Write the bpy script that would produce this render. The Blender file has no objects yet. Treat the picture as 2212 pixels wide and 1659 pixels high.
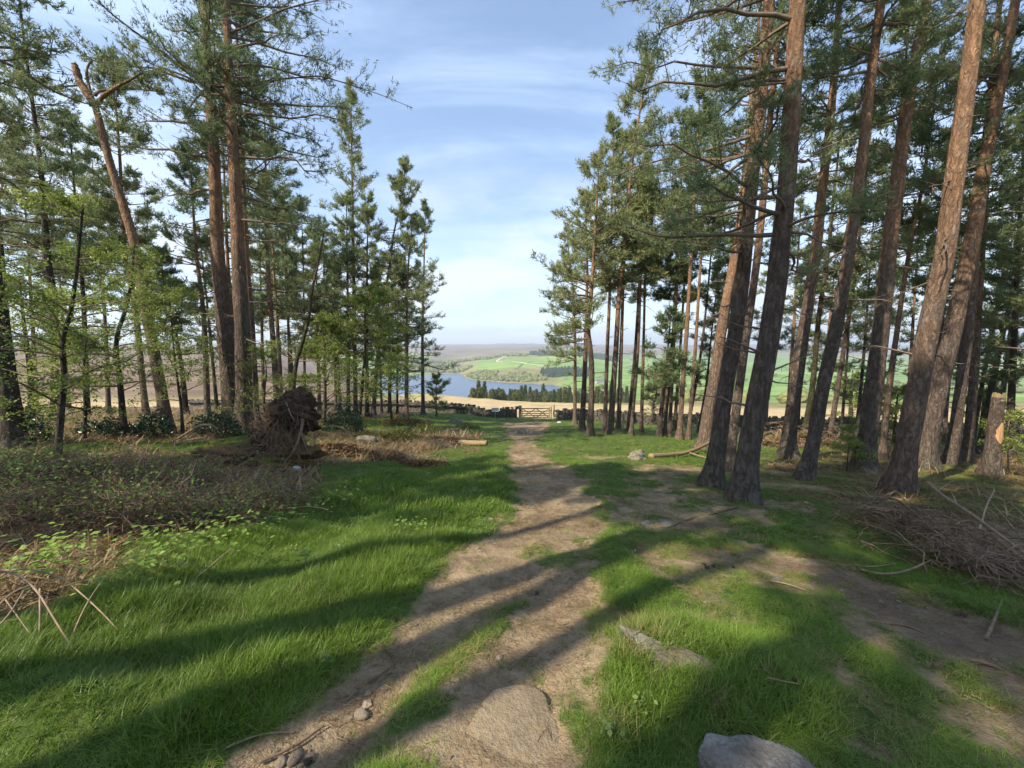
import bpy, bmesh, math, random
import numpy as np
from mathutils import Vector, Matrix

# ------------------------------------------------------------------ camera, sky, sun, exposure
sc = bpy.context.scene
COL = sc.collection
PITCH = math.radians(5.0); CAMZ = 1.6; FPX = 831.0; CX, CY = 1106.0, 829.5
cam_d = bpy.data.cameras.new('camera'); cam = bpy.data.objects.new('camera', cam_d); COL.objects.link(cam)
cam_d.sensor_width = 36.0; cam_d.lens = 36.0 * FPX / 2212.0
cam_d.clip_start = 0.05; cam_d.clip_end = 40000
cam.location = (0, 0, CAMZ); cam.rotation_euler = (math.pi / 2 - PITCH, 0, 0)
sc.camera = cam

SUN_AZ = math.radians(54.0); SUN_EL = math.radians(43.0)      # shadows run forward and to the right
to_sun = Vector((-math.sin(SUN_AZ) * math.cos(SUN_EL), -math.cos(SUN_AZ) * math.cos(SUN_EL), math.sin(SUN_EL)))
w = bpy.data.worlds.new('World'); sc.world = w; w.use_nodes = True
nt = w.node_tree; nt.nodes.clear()
def wn(t, **k):
    n = nt.nodes.new(t)
    for a, b in k.items(): setattr(n, a, b)
    return n
wo = wn('ShaderNodeOutputWorld'); bg = wn('ShaderNodeBackground'); bg.inputs[1].default_value = 0.13
sky = wn('ShaderNodeTexSky', sky_type='NISHITA'); sky.sun_disc = False
sky.sun_elevation = SUN_EL; sky.sun_rotation = math.atan2(to_sun.x, to_sun.y)
sky.altitude = 200; sky.air_density = 1.1; sky.dust_density = 0.8; sky.ozone_density = 2.0
tc = wn('ShaderNodeTexCoord'); sep = wn('ShaderNodeSeparateXYZ'); nt.links.new(tc.outputs['Generated'], sep.inputs[0])
zc = wn('ShaderNodeMath', operation='MAXIMUM'); nt.links.new(sep.outputs[2], zc.inputs[0]); zc.inputs[1].default_value = 0.0
za = wn('ShaderNodeMath', operation='ADD'); nt.links.new(zc.outputs[0], za.inputs[0]); za.inputs[1].default_value = 0.16
dx = wn('ShaderNodeMath', operation='DIVIDE'); nt.links.new(sep.outputs[0], dx.inputs[0]); nt.links.new(za.outputs[0], dx.inputs[1])
dy = wn('ShaderNodeMath', operation='DIVIDE'); nt.links.new(sep.outputs[1], dy.inputs[0]); nt.links.new(za.outputs[0], dy.inputs[1])
cmb = wn('ShaderNodeCombineXYZ'); nt.links.new(dx.outputs[0], cmb.inputs[0]); nt.links.new(dy.outputs[0], cmb.inputs[1])
mp = wn('ShaderNodeMapping'); nt.links.new(cmb.outputs[0], mp.inputs[0])
mp.inputs['Rotation'].default_value = (0, 0, math.radians(24)); mp.inputs['Scale'].default_value = (0.62, 1.25, 1); mp.inputs['Location'].default_value = (3.1, 1.3, 0)
n1 = wn('ShaderNodeTexNoise'); n1.inputs['Scale'].default_value = 1.25; n1.inputs['Detail'].default_value = 9; n1.inputs['Roughness'].default_value = 0.58; n1.inputs['Distortion'].default_value = 0.9
nt.links.new(mp.outputs[0], n1.inputs['Vector'])
r1 = wn('ShaderNodeMapRange', interpolation_type='SMOOTHSTEP'); nt.links.new(n1.outputs[0], r1.inputs[0])
r1.inputs[1].default_value = 0.38; r1.inputs[2].default_value = 0.66; r1.inputs[3].default_value = 0.08; r1.inputs[4].default_value = 0.66
n2 = wn('ShaderNodeTexNoise'); n2.inputs['Scale'].default_value = 1.1; n2.inputs['Detail'].default_value = 7; n2.inputs['Roughness'].default_value = 0.6
mp2 = wn('ShaderNodeMapping'); nt.links.new(tc.outputs['Generated'], mp2.inputs[0]); mp2.inputs['Scale'].default_value = (1.6, 1.6, 5.0); mp2.inputs['Location'].default_value = (0.35, 2.0, 0.4)
nt.links.new(mp2.outputs[0], n2.inputs['Vector'])
r2 = wn('ShaderNodeMapRange', interpolation_type='SMOOTHSTEP'); nt.links.new(n2.outputs[0], r2.inputs[0])
r2.inputs[1].default_value = 0.44; r2.inputs[2].default_value = 0.60
lowm = wn('ShaderNodeMapRange', interpolation_type='SMOOTHSTEP'); nt.links.new(sep.outputs[2], lowm.inputs[0])
lowm.inputs[1].default_value = 0.52; lowm.inputs[2].default_value = 0.12; lowm.inputs[3].default_value = 0.0; lowm.inputs[4].default_value = 0.9
lm = wn('ShaderNodeMath', operation='MULTIPLY'); nt.links.new(r2.outputs[0], lm.inputs[0]); nt.links.new(lowm.outputs[0], lm.inputs[1])
veil = wn('ShaderNodeMix', data_type='RGBA'); nt.links.new(r1.outputs[0], veil.inputs[0]); nt.links.new(sky.outputs[0], veil.inputs[6])
veil.inputs[7].default_value = (3.3, 4.2, 5.9, 1)          # thin high cirrus, lit blue-white
mix = wn('ShaderNodeMix', data_type='RGBA'); nt.links.new(lm.outputs[0], mix.inputs[0]); nt.links.new(veil.outputs[2], mix.inputs[6])
mix.inputs[7].default_value = (4.1, 4.4, 4.9, 1)           # whiter cloud low over the valley
nt.links.new(mix.outputs[2], bg.inputs[0]); nt.links.new(bg.outputs[0], wo.inputs[0])

sun_d = bpy.data.lights.new('sun', 'SUN'); sun_d.energy = 5.0; sun_d.angle = math.radians(0.53); sun_d.color = (1.0, 0.88, 0.70)
sun = bpy.data.objects.new('sun', sun_d); COL.objects.link(sun); sun.location = (-20, -20, 30)
sun.rotation_euler = to_sun.to_track_quat('Z', 'Y').to_euler()
vs = sc.view_settings; vs.view_transform = 'Standard'; vs.look = 'None'; vs.gamma = 1.0; vs.use_curve_mapping = False
vs.exposure = 1.0
sc.cycles.use_denoising = True
sc.cycles.max_bounces = 7; sc.cycles.diffuse_bounces = 3; sc.cycles.glossy_bounces = 2; sc.cycles.transmission_bounces = 4
sc.cycles.volume_bounces = 0; sc.cycles.transparent_max_bounces = 6

# ------------------------------------------------------------------ numeric helpers
def sstep(a, b, x):
    t = np.clip((np.asarray(x, float) - a) / (b - a), 0, 1); return t * t * (3 - 2 * t)
def _hash(ix, iy, s):
    h = (ix.astype(np.int64) * 374761393 + iy.astype(np.int64) * 668265263 + s * 974634777) & 0x7fffffff
    h = ((h ^ (h >> 13)) * 1274126177) & 0x7fffffff
    return ((h ^ (h >> 16)) & 0xffff) / 65535.0
def vnoise(x, y, s=0):
    x = np.asarray(x, float); y = np.asarray(y, float)
    ix = np.floor(x); iy = np.floor(y); fx = x - ix; fy = y - iy
    fx = fx * fx * (3 - 2 * fx); fy = fy * fy * (3 - 2 * fy)
    a = _hash(ix, iy, s); b = _hash(ix + 1, iy, s); c = _hash(ix, iy + 1, s); d = _hash(ix + 1, iy + 1, s)
    return (a * (1 - fx) + b * fx) * (1 - fy) + (c * (1 - fx) + d * fx) * fy - 0.5
def fbm(x, y, s=0, o=4):
    r = 0; a = 1.0; f = 1.0
    for k in range(o):
        r = r + a * vnoise(np.asarray(x) * f + 17.3 * k, np.asarray(y) * f - 9.1 * k, s + k); a *= .5; f *= 2.03
    return r
def ray(px, py):
    a = (px - CX) / FPX; b = -(py - CY) / FPX
    return np.array([a, math.cos(PITCH) + b * math.sin(PITCH), -math.sin(PITCH) + b * math.cos(PITCH)])
def at(px, py, d):
    r = ray(px, py); r = r * (d / r[1]); return np.array([r[0], d, CAMZ + r[2]])
def px_of(x, y, z):
    v = np.array([x, y, z - CAMZ]); fw = v[1] * math.cos(PITCH) - v[2] * math.sin(PITCH); up = v[1] * math.sin(PITCH) + v[2] * math.cos(PITCH)
    return CX + FPX * v[0] / fw, CY - FPX * up / fw

# ------------------------------------------------------------------ terrain heights
FAR_U = [-1.9, -1.3, -.7, -.45, -.33, -.25, -.15, -.08, 0, .1, .14, .3, .7, 1.3, 1.9]
FAR_T = [
 [(50, -6), (150, -8.5), (300, -7), (700, -4), (1500, 12), (3000, 45), (8000, 135)],
 [(50, -6), (150, -8.5), (300, -7), (700, -4), (1500, 12), (3000, 45), (8000, 135)],
 [(50, -6.3), (150, -10), (300, -12), (700, -16), (1500, -8), (3000, 25), (8000, 130)],
 [(50, -6.6), (150, -13.2), (300, -26), (600, -48), (1000, -64), (1500, -60), (2200, -45), (3000, -28), (4500, 10), (8000, 112)],
 [(50, -6.7), (120, -11.6), (200, -23), (400, -58), (700, -96), (900, -107), (1380, -107), (1480, -99), (1750, -84), (2400, -54), (3200, -28), (4500, 10), (8000, 112)],
 [(50, -6.8), (150, -15.3), (200, -23.5), (400, -60), (750, -103), (900, -107), (1440, -107), (1560, -99), (1750, -88), (2300, -62), (3200, -30), (4500, 8), (8000, 114)],
 [(50, -6.9), (150, -16.1), (200, -25), (400, -62), (780, -104), (900, -107), (1580, -107), (1690, -99), (1850, -88), (2300, -66), (3000, -42), (4000, 0), (5500, 45), (8000, 114)],
 [(50, -6.9), (150, -17), (200, -25.5), (260, -35), (500, -76), (760, -103), (900, -107), (1200, -107), (1290, -99), (1400, -92), (1600, -78), (1850, -67), (2100, -57), (2600, -40), (3200, -18), (4000, 4), (5500, 46), (8000, 118)],
 [(50, -6.9), (150, -18), (200, -26), (260, -35), (500, -76), (780, -103), (900, -107), (1110, -107), (1210, -99), (1350, -88), (1500, -72), (1700, -58), (1900, -46), (2300, -33), (3200, -14), (4200, 8), (5500, 47), (8000, 136)],
 [(50, -7), (150, -18.5), (200, -26), (260, -35), (500, -76), (800, -102), (900, -106), (1060, -106), (1150, -99), (1300, -84), (1500, -64), (1800, -43), (2200, -28), (2600, -18), (3500, 0), (5000, 38), (8000, 124)],
 [(50, -7), (150, -18.8), (200, -26), (260, -34), (500, -66), (800, -92), (1000, -97), (1150, -94), (1300, -80), (1500, -62), (1800, -43), (2200, -28), (2600, -18), (3500, 0), (5000, 38), (8000, 120)],
 [(50, -7.2), (130, -17), (200, -26), (300, -38), (500, -57), (800, -78), (1000, -83), (1500, -81), (2200, -62), (3000, -34), (4500, 8), (8000, 112)],
 [(50, -7.6), (130, -19), (200, -27), (300, -40), (500, -58), (1000, -78), (2000, -78), (3000, -43), (4500, 0), (8000, 108)],
 [(50, -8), (130, -19), (200, -27), (300, -40), (500, -58), (1000, -78), (2000, -78), (3000, -43), (4500, 0), (8000, 108)],
 [(50, -8), (130, -19), (200, -27), (300, -40), (500, -58), (1000, -78), (2000, -78), (3000, -43), (4500, 0), (8000, 108)]]
_LD = np.linspace(math.log(45), math.log(9500), 420)
_FT = np.array([np.interp(_LD, np.log([q[0] for q in r]), [q[1] for q in r]) for r in FAR_T])
_k = np.ones(7) / 7
_FT = np.array([np.convolve(np.pad(r, 3, mode='edge'), _k, 'valid') for r in _FT])
def far_h(x, y):
    y = np.maximum(np.asarray(y, float), 45.5); u = np.asarray(x, float) / y
    fi = np.interp(u, FAR_U, np.arange(len(FAR_U))); i0 = np.clip(np.floor(fi).astype(int), 0, len(FAR_U) - 2); t = fi - i0; t = t * t * (3 - 2 * t)
    fl = (np.log(np.minimum(y, 9400)) - _LD[0]) / (_LD[1] - _LD[0]); j0 = np.clip(np.floor(fl).astype(int), 0, len(_LD) - 2); s = fl - j0
    def col(i): return _FT[i, j0] * (1 - s) + _FT[i, j0 + 1] * s
    h = col(i0) * (1 - t) + col(i0 + 1) * t
    amp = np.clip((y - 150) / 3000, 0, 1)
    lake = sstep(-98, -90, h)
    return h + fbm(x / 420.0, y / 420.0, 5, 5) * 34 * amp * lake + fbm(x / 14.0, y / 14.0, 6, 3) * .7 * sstep(60, 120, y) * (1 - amp)
def base_h(x, y):
    x = np.asarray(x, float); y = np.asarray(y, float)
    n = -.14 * y + .95 * (1 - np.exp(-np.maximum(0, -2 - x) / 8)) - .033 * np.maximum(0, x - 1)
    wgt = sstep(46, 100, y)
    return n * (1 - wgt) + far_h(x, y) * wgt
def _solve(px, py, hf):
    r = ray(px, py); t = np.geomspace(.6, 400, 1500)
    P = r[None] * t[:, None]; below = (CAMZ + P[:, 2]) < hf(P[:, 0], P[:, 1])
    k = int(np.argmax(below)) if below.any() else len(t) - 1
    lo, hi = t[max(k - 1, 0)], t[k]
    for _ in range(24):
        m = .5 * (lo + hi); q = r * m
        if CAMZ + q[2] < float(hf(q[0], q[1])): hi = m
        else: lo = m
    q = r * hi; return np.array([q[0], q[1], CAMZ + q[2]])
def g0(px, py): return _solve(px, py, base_h)
def poly(pts): return np.array([g0(*q)[:2] for q in pts])
def sdpoly(x, y, P):
    """signed distance to a polygon, positive inside"""
    x = np.asarray(x, float).ravel(); y = np.asarray(y, float).ravel()
    d = np.full(x.shape, 1e9); ins = np.zeros(x.shape, bool); n = len(P)
    for i in range(n):
        ax, ay = P[i]; bx, by = P[(i + 1) % n]; ex, ey = bx - ax, by - ay
        t = np.clip(((x - ax) * ex + (y - ay) * ey) / (ex * ex + ey * ey + 1e-12), 0, 1)
        d = np.minimum(d, np.hypot(x - ax - t * ex, y - ay - t * ey))
        c = ((ay > y) != (by > y)) & (x < (bx - ax) * (y - ay) / (by - ay + 1e-12) + ax); ins ^= c
    return np.where(ins, d, -d)
Z_MAIN = poly([(1088, 912), (1190, 912), (1165, 950), (1195, 985), (1248, 1020), (1275, 1060), (1320, 1120), (1300, 1180), (1290, 1300), (1275, 1400), (1270, 1500), (1280, 1600), (1260, 1659), (480, 1659), (520, 1600), (680, 1500), (790, 1400), (880, 1300), (945, 1240), (1005, 1180), (1085, 1120), (1112, 1060), (1114, 1020), (1108, 985), (1095, 950)])
Z_STRIP = poly([(1085, 1275), (1100, 1300), (1075, 1350), (1040, 1410), (1010, 1480), (990, 1540), (960, 1600), (930, 1659), (745, 1659), (800, 1580), (880, 1500), (960, 1420), (1000, 1360), (1040, 1300)])
Z_MID = poly([(1130, 1175), (1235, 1150), (1280, 1165), (1270, 1215), (1180, 1225), (1120, 1210)])
Z_ISLE = poly([(1140, 945), (1175, 940), (1215, 975), (1228, 1002), (1188, 1006), (1150, 985)])
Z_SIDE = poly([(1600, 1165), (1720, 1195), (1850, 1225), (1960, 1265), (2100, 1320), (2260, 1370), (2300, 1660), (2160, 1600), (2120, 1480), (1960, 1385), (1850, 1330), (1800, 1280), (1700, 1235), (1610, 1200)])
Z_PATCH = poly([(1370, 1050), (1470, 1060), (1560, 1100), (1600, 1140), (1540, 1165), (1440, 1130), (1360, 1090)])
Z_RIGHTWORN = poly([(1700, 1300), (1830, 1290), (2000, 1400), (2150, 1500), (2212, 1659), (1990, 1659), (1900, 1540), (1790, 1420)])
Z_BRUSH = poly([(-300, 960), (0, 985), (430, 975), (680, 990), (690, 1030), (640, 1095), (560, 1150), (300, 1185), (170, 1250), (60, 1330), (-300, 1420)])
Z_BROWN = poly([(640, 935), (980, 925), (1060, 940), (1010, 975), (900, 1000), (700, 1010), (640, 985)])
Z_LUSH = poly([(300, 1190), (560, 1150), (650, 1085), (700, 1040), (900, 1010), (1080, 985), (1110, 1010), (1105, 1060), (1060, 1110), (990, 1170), (860, 1290), (760, 1400), (640, 1500), (480, 1590), (300, 1659), (-300, 1659), (-300, 1450), (60, 1340), (180, 1260)])
Z_TUSSOCK = poly([(1290, 1380), (1440, 1330), (1600, 1400), (1700, 1480), (1860, 1580), (1900, 1659), (1290, 1659), (1270, 1560)])
Z_PINE = poly([(1640, 1015), (1700, 985), (2212, 985), (2500, 1000), (2500, 1330), (2100, 1250), (1900, 1120), (1760, 1090), (1640, 1085)])
Z_SUNNY = poly([(1205, 950), (1300, 955), (1520, 945), (1680, 955), (1680, 1000), (1500, 1000), (1330, 990), (1230, 990)])
def jit(x, y, a=.25, s=31):
    a = a * (1 + np.clip(np.asarray(y), 0, 30) * .05); return x + a * fbm(x * 1.9, y * 1.9, s, 3), y + a * fbm(x * 1.9, y * 1.9, s + 7, 3)
def masks(x, y):
    """dirt, litter, lush, tussock at world points"""
    sh = np.shape(x); x = np.ravel(np.asarray(x, float)); y = np.ravel(np.asarray(y, float))
    far = 1 + np.clip(y, 0, 40) * .06
    jx, jy = jit(x, y)
    dm = sstep(-.14, .16, sdpoly(jx, jy, Z_MAIN) / far)
    st = sstep(-.05, .2, sdpoly(jx, jy, Z_STRIP)); md = sstep(-.1, .25, sdpoly(jx, jy, Z_MID))
    dm = dm * (1 - .9 * st) * (1 - .55 * md) * (1 - .5 * sstep(-.3, .5, sdpoly(jx, jy, Z_ISLE)))
    ds = sstep(-.3, .25, sdpoly(jx, jy, Z_SIDE)); dp = .75 * sstep(-.4, .4, sdpoly(jx, jy, Z_PATCH)); dw = .55 * sstep(-.4, .5, sdpoly(jx, jy, Z_RIGHTWORN))
    dirt = np.maximum.reduce([dm, ds, dp, dw]); dirt = np.clip(dirt + (fbm(x * 3.1, y * 3.1, 71, 4) * .75) * (dirt > .02) * (dirt < .98), 0, 1)
    tus0 = sstep(-.3, .2, sdpoly(jx, jy, Z_TUSSOCK)); worn = .62 * sstep(.0, .32, fbm(x * 1.1 + 3, y * 1.1, 72, 4)) * sstep(.1, .6, x) * (1 - sstep(11, 16, y)) * (1 - tus0); dirt = np.maximum(dirt, worn)
    br = sstep(-.3, .5, sdpoly(jx, jy, Z_BRUSH)); bw = sstep(-1, 1.5, sdpoly(jx, jy, Z_BROWN)); pn = sstep(-.6, .8, sdpoly(jx, jy, Z_PINE))
    lit = np.maximum.reduce([br, bw * .8, pn * .75]); lit = np.maximum(lit, .75 * sstep(-7, -12, x) * (y > 2)); lit = np.maximum(lit, .55 * sstep(9, 14, x) * (y < 26))
    lit = np.clip(lit + fbm(x * .9, y * .9, 91, 4) * .9 * (lit > .05), 0, 1) * (1 - dirt)
    lush = sstep(-.1, .3, sdpoly(jx, jy, Z_LUSH)) * (1 - dirt) * (1 - .6 * lit); tus = sstep(-.1, .2, sdpoly(jx, jy, Z_TUSSOCK)) * (1 - dirt)
    return [m.reshape(sh) for m in (dirt, lit, lush, tus)]
ROCKHUMP = g0(1470, 1440)
LBANK = g0(140, 1560)
def ground_h(x, y, mk=None):
    x = np.asarray(x, float); y = np.asarray(y, float)
    if mk is None: mk = masks(x, y)
    dirt, lit, lush, tus = mk
    near = 1 - sstep(45, 62, y)
    r = fbm(x * .55, y * .55, 11, 4) * .13 + fbm(x * 2.3, y * 2.3, 12, 3) * .045 * (1 - dirt) + fbm(x * 6, y * 6, 13, 3) * .018 * dirt
    r = r - .05 * dirt + .03 * lush
    r = r * np.clip(np.hypot(x, y) / 1.5, 0.3, 1)
    r = r + .10 * np.exp(-(((x - ROCKHUMP[0]) / .75) ** 2 + ((y - ROCKHUMP[1]) / .45) ** 2)) + .12 * np.exp(-(((x - LBANK[0]) / .5) ** 2 + ((y - LBANK[1]) / .25) ** 2))
    return base_h(x, y) + r * near
GRID = None
def lookup(x, y, T):
    """bilinear read of a table on the ground mesh's own grid"""
    X, Y = GRID[0], GRID[1]; x = np.asarray(x, float); y = np.asarray(y, float)
    i = np.clip(np.searchsorted(X, x) - 1, 0, len(X) - 2); j = np.clip(np.searchsorted(Y, y) - 1, 0, len(Y) - 2)
    a = np.clip((x - X[i]) / (X[i + 1] - X[i]), 0, 1); b = np.clip((y - Y[j]) / (Y[j + 1] - Y[j]), 0, 1)
    return (T[j, i] * (1 - a) + T[j, i + 1] * a) * (1 - b) + (T[j + 1, i] * (1 - a) + T[j + 1, i + 1] * a) * b
def gnd(x, y): return lookup(x, y, GRID[2])
def G(px, py): return _solve(px, py, gnd)
def gh(x, y): return float(gnd(x, y))

# ------------------------------------------------------------------ mesh helpers
def mesh_np(name, V, F, attrs=None, smooth=False):
    """V (n,3); F list of (m,3)/(m,4) int arrays; attrs {name: (n,) or (n,3)} point attributes"""
    me = bpy.data.meshes.new(name); V = np.asarray(V, np.float32)
    F = [np.asarray(f, np.int32) for f in F if len(f)]
    tot = np.concatenate([np.full(len(f), f.shape[1], np.int32) for f in F]); loops = np.concatenate([f.ravel() for f in F])
    me.vertices.add(len(V)); me.vertices.foreach_set('co', V.ravel())
    me.loops.add(len(loops)); me.loops.foreach_set('vertex_index', loops)
    me.polygons.add(len(tot)); start = np.concatenate([[0], np.cumsum(tot)[:-1]]).astype(np.int32)
    me.polygons.foreach_set('loop_start', start); me.polygons.foreach_set('loop_total', tot)
    me.polygons.foreach_set('use_smooth', np.full(len(tot), smooth, bool))
    me.update(calc_edges=True)
    for k, a in (attrs or {}).items():
        a = np.asarray(a, np.float32)
        if a.ndim == 1: at_ = me.attributes.new(k, 'FLOAT', 'POINT'); at_.data.foreach_set('value', a)
        else: at_ = me.attributes.new(k, 'FLOAT_VECTOR', 'POINT'); at_.data.foreach_set('vector', a.ravel())
    return me
class MB:
    def __init__(s): s.V = []; s.F = []; s.A = {}; s.n = 0
    def add(s, V, F, **attrs):
        V = np.asarray(V, float).reshape(-1, 3); s.V.append(V)
        for f in F: s.F.append(np.asarray(f) + s.n)
        for k in attrs: s.A.setdefault(k, [])
        for k, l in s.A.items():
            a = attrs.get(k, 0.0); l.append((s.n, np.broadcast_to(np.asarray(a, float), (len(V),)).copy()))
        s.n += len(V); return s
    def mesh(s, name, smooth=False):
        at_ = {}
        for k, l in s.A.items():
            v = np.zeros(s.n)
            for st, a in l: v[st:st + len(a)] = a
            at_[k] = v
        return mesh_np(name, np.concatenate(s.V), s.F, at_, smooth)
def obj(name, me, mat=None, parent=None, loc=None):
    o = bpy.data.objects.new(name, me); COL.objects.link(o)
    if me is not None and mat is not None and len(me.materials) == 0: me.materials.append(mat)
    if parent is not None: o.parent = parent
    if loc is not None: o.location = loc
    return o
def tag(o, label=None, cat=None, group=None, kind=None):
    if label: o['label'] = label
    if cat: o['category'] = cat
    if group: o['group'] = group
    if kind: o['kind'] = kind
    return o
def thing(name, label, cat, loc=(0, 0, 0), group=None, rz=0):
    o = bpy.data.objects.new(name, None); COL.objects.link(o); o.empty_display_size = .2
    o.location = tuple(float(v) for v in loc); o.rotation_euler = (0, 0, rz)
    return tag(o, label, cat, group)
def copy_tree(o, parent=None):
    c = o.copy(); COL.objects.link(c); c.parent = parent
    for ch in o.children: copy_tree(ch, c)
    return c
def nrm(v): return v / np.maximum(np.linalg.norm(v, axis=-1, keepdims=True), 1e-9)
def tubes(P, R, sides=5, cap=False):
    """P (N,k,3) centre lines, R (N,k) radii -> V, [F]"""
    P = np.asarray(P, float); R = np.asarray(R, float); N, k, _ = P.shape
    T = nrm(np.gradient(P, axis=1)); ref = np.where(np.abs(T[:, :1, 2:3]) > .85, np.array([1., 0, 0]), np.array([0, 0, 1.]))
    A = nrm(np.cross(T, np.broadcast_to(ref, T.shape))); B = np.cross(T, A)
    th = np.arange(sides) * 2 * math.pi / sides
    V = P[:, :, None] + R[:, :, None, None] * (np.cos(th)[None, None, :, None] * A[:, :, None] + np.sin(th)[None, None, :, None] * B[:, :, None])
    idx = np.arange(N * k * sides).reshape(N, k, sides); a = idx[:, :-1]; b = idx[:, 1:]
    F = np.stack([a, np.roll(a, -1, 2), np.roll(b, -1, 2), b], -1).reshape(-1, 4)
    Fs = [F]
    if cap and sides >= 3:
        Fs.append(idx[:, -1, :].reshape(N, sides)) if sides in (3, 4) else Fs.append(np.stack([np.broadcast_to(idx[:, -1, :1], (N, sides - 2)), idx[:, -1, 1:-1], idx[:, -1, 2:]], -1).reshape(-1, 3))
        Fs.append(np.stack([np.broadcast_to(idx[:, 0, :1], (N, sides - 2)), idx[:, 0, 2:], idx[:, 0, 1:-1]], -1).reshape(-1, 3))
    return V.reshape(-1, 3), Fs
def box_np(sx, sy, sz, jr=0, rng=None):
    V = np.array([[x, y, z] for z in (0, 1) for y in (-.5, .5) for x in (-.5, .5)], float) * [sx, sy, sz]
    if jr: V = V + rng.uniform(-jr, jr, V.shape) * [sx, sy, sz]
    return V, [np.array([[0, 2, 3, 1], [4, 5, 7, 6], [0, 1, 5, 4], [2, 6, 7, 3], [0, 4, 6, 2], [1, 3, 7, 5]])]
def bar(mb, a, b, wx, wz, up=(0, 0, 1), **at_):
    """rectangular bar from a to b"""
    a = np.array(a, float); b = np.array(b, float); t = b - a; L = np.linalg.norm(t); t /= L
    up = np.array(up, float); s = np.cross(t, up); s /= np.linalg.norm(s); u = np.cross(s, t)
    V = []
    e = .12 * min(wx, wz)
    for p in (a, b):
        for q in ((-1, -1), (1, -1), (1, 1), (-1, 1)): V.append(p + s * q[0] * wx / 2 + u * q[1] * wz / 2)
    mb.add(V, [np.array([[0, 1, 2, 3][::-1], [4, 5, 6, 7], [0, 1, 5, 4], [1, 2, 6, 5], [2, 3, 7, 6], [3, 0, 4, 7]])], **at_)

# ------------------------------------------------------------------ materials
class NT:
    def __init__(s, name):
        s.m = bpy.data.materials.new(name); s.m.use_nodes = True; s.t = s.m.node_tree; s.t.nodes.clear(); s.out = s.n('ShaderNodeOutputMaterial')
    def n(s, t, ins=None, **k):
        x = s.t.nodes.new(t)
        for a, b in k.items(): setattr(x, a, b)
        for a, b in (ins or {}).items(): s.put(x.inputs[a], b)
        return x
    def put(s, i, v):
        if isinstance(v, bpy.types.NodeSocket): s.t.links.new(v, i)
        elif isinstance(v, (tuple, list)) and i.type == 'RGBA' and len(v) == 3: i.default_value = (*v, 1)
        else: i.default_value = v
    def attr(s, name, kind='GEOMETRY'): return s.n('ShaderNodeAttribute', attribute_name=name, attribute_type=kind)
    def noise(s, vec, scale, detail=4, rough=.55, dist=0): return s.n('ShaderNodeTexNoise', {'Vector': vec, 'Scale': scale, 'Detail': detail, 'Roughness': rough, 'Distortion': dist}).outputs[0]
    def rng(s, v, a, b, c=0., d=1., smooth=True): return s.n('ShaderNodeMapRange', {0: v, 1: a, 2: b, 3: c, 4: d}, interpolation_type='SMOOTHSTEP' if smooth else 'LINEAR').outputs[0]
    def mix(s, f, a, b, blend='MIX'): return s.n('ShaderNodeMix', {0: f, 6: a, 7: b}, data_type='RGBA', blend_type=blend).outputs[2]
    def math(s, op, a, b=0.): return s.n('ShaderNodeMath', {0: a, 1: b}, operation=op).outputs[0]
    def mapv(s, vec, scale=(1, 1, 1), loc=(0, 0, 0)): return s.n('ShaderNodeMapping', {'Vector': vec, 'Scale': scale, 'Location': loc}).outputs[0]
    def bump(s, h, st=.5, dist=.02): return s.n('ShaderNodeBump', {'Strength': st, 'Distance': dist, 'Height': h}).outputs[0]
    def princ(s, col, rough=.8, normal=None, spec=.25, **k):
        b = s.n('ShaderNodeBsdfPrincipled', {'Base Color': col, 'Roughness': rough, 'Specular IOR Level': spec})
        if normal is not None: s.put(b.inputs['Normal'], normal)
        for a, v in k.items(): s.put(b.inputs[a], v)
        return b.outputs[0]
    def done(s, sh): s.t.links.new(sh, s.out.inputs[0]); return s.m
    def leafy(s, col, trans=.35, rough=.5, spec=.2, tcol=None):
        a = s.princ(col, rough, spec=spec); b = s.n('ShaderNodeBsdfTranslucent', {'Color': tcol if tcol is not None else col}).outputs[0]
        return s.n('ShaderNodeMixShader', {0: trans, 1: a, 2: b}).outputs[0]
    def pos(s): return s.n('ShaderNodeNewGeometry').outputs['Position']
    def objc(s): return s.n('ShaderNodeTexCoord').outputs['Object']
    def orand(s): return s.n('ShaderNodeObjectInfo').outputs['Random']

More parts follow.
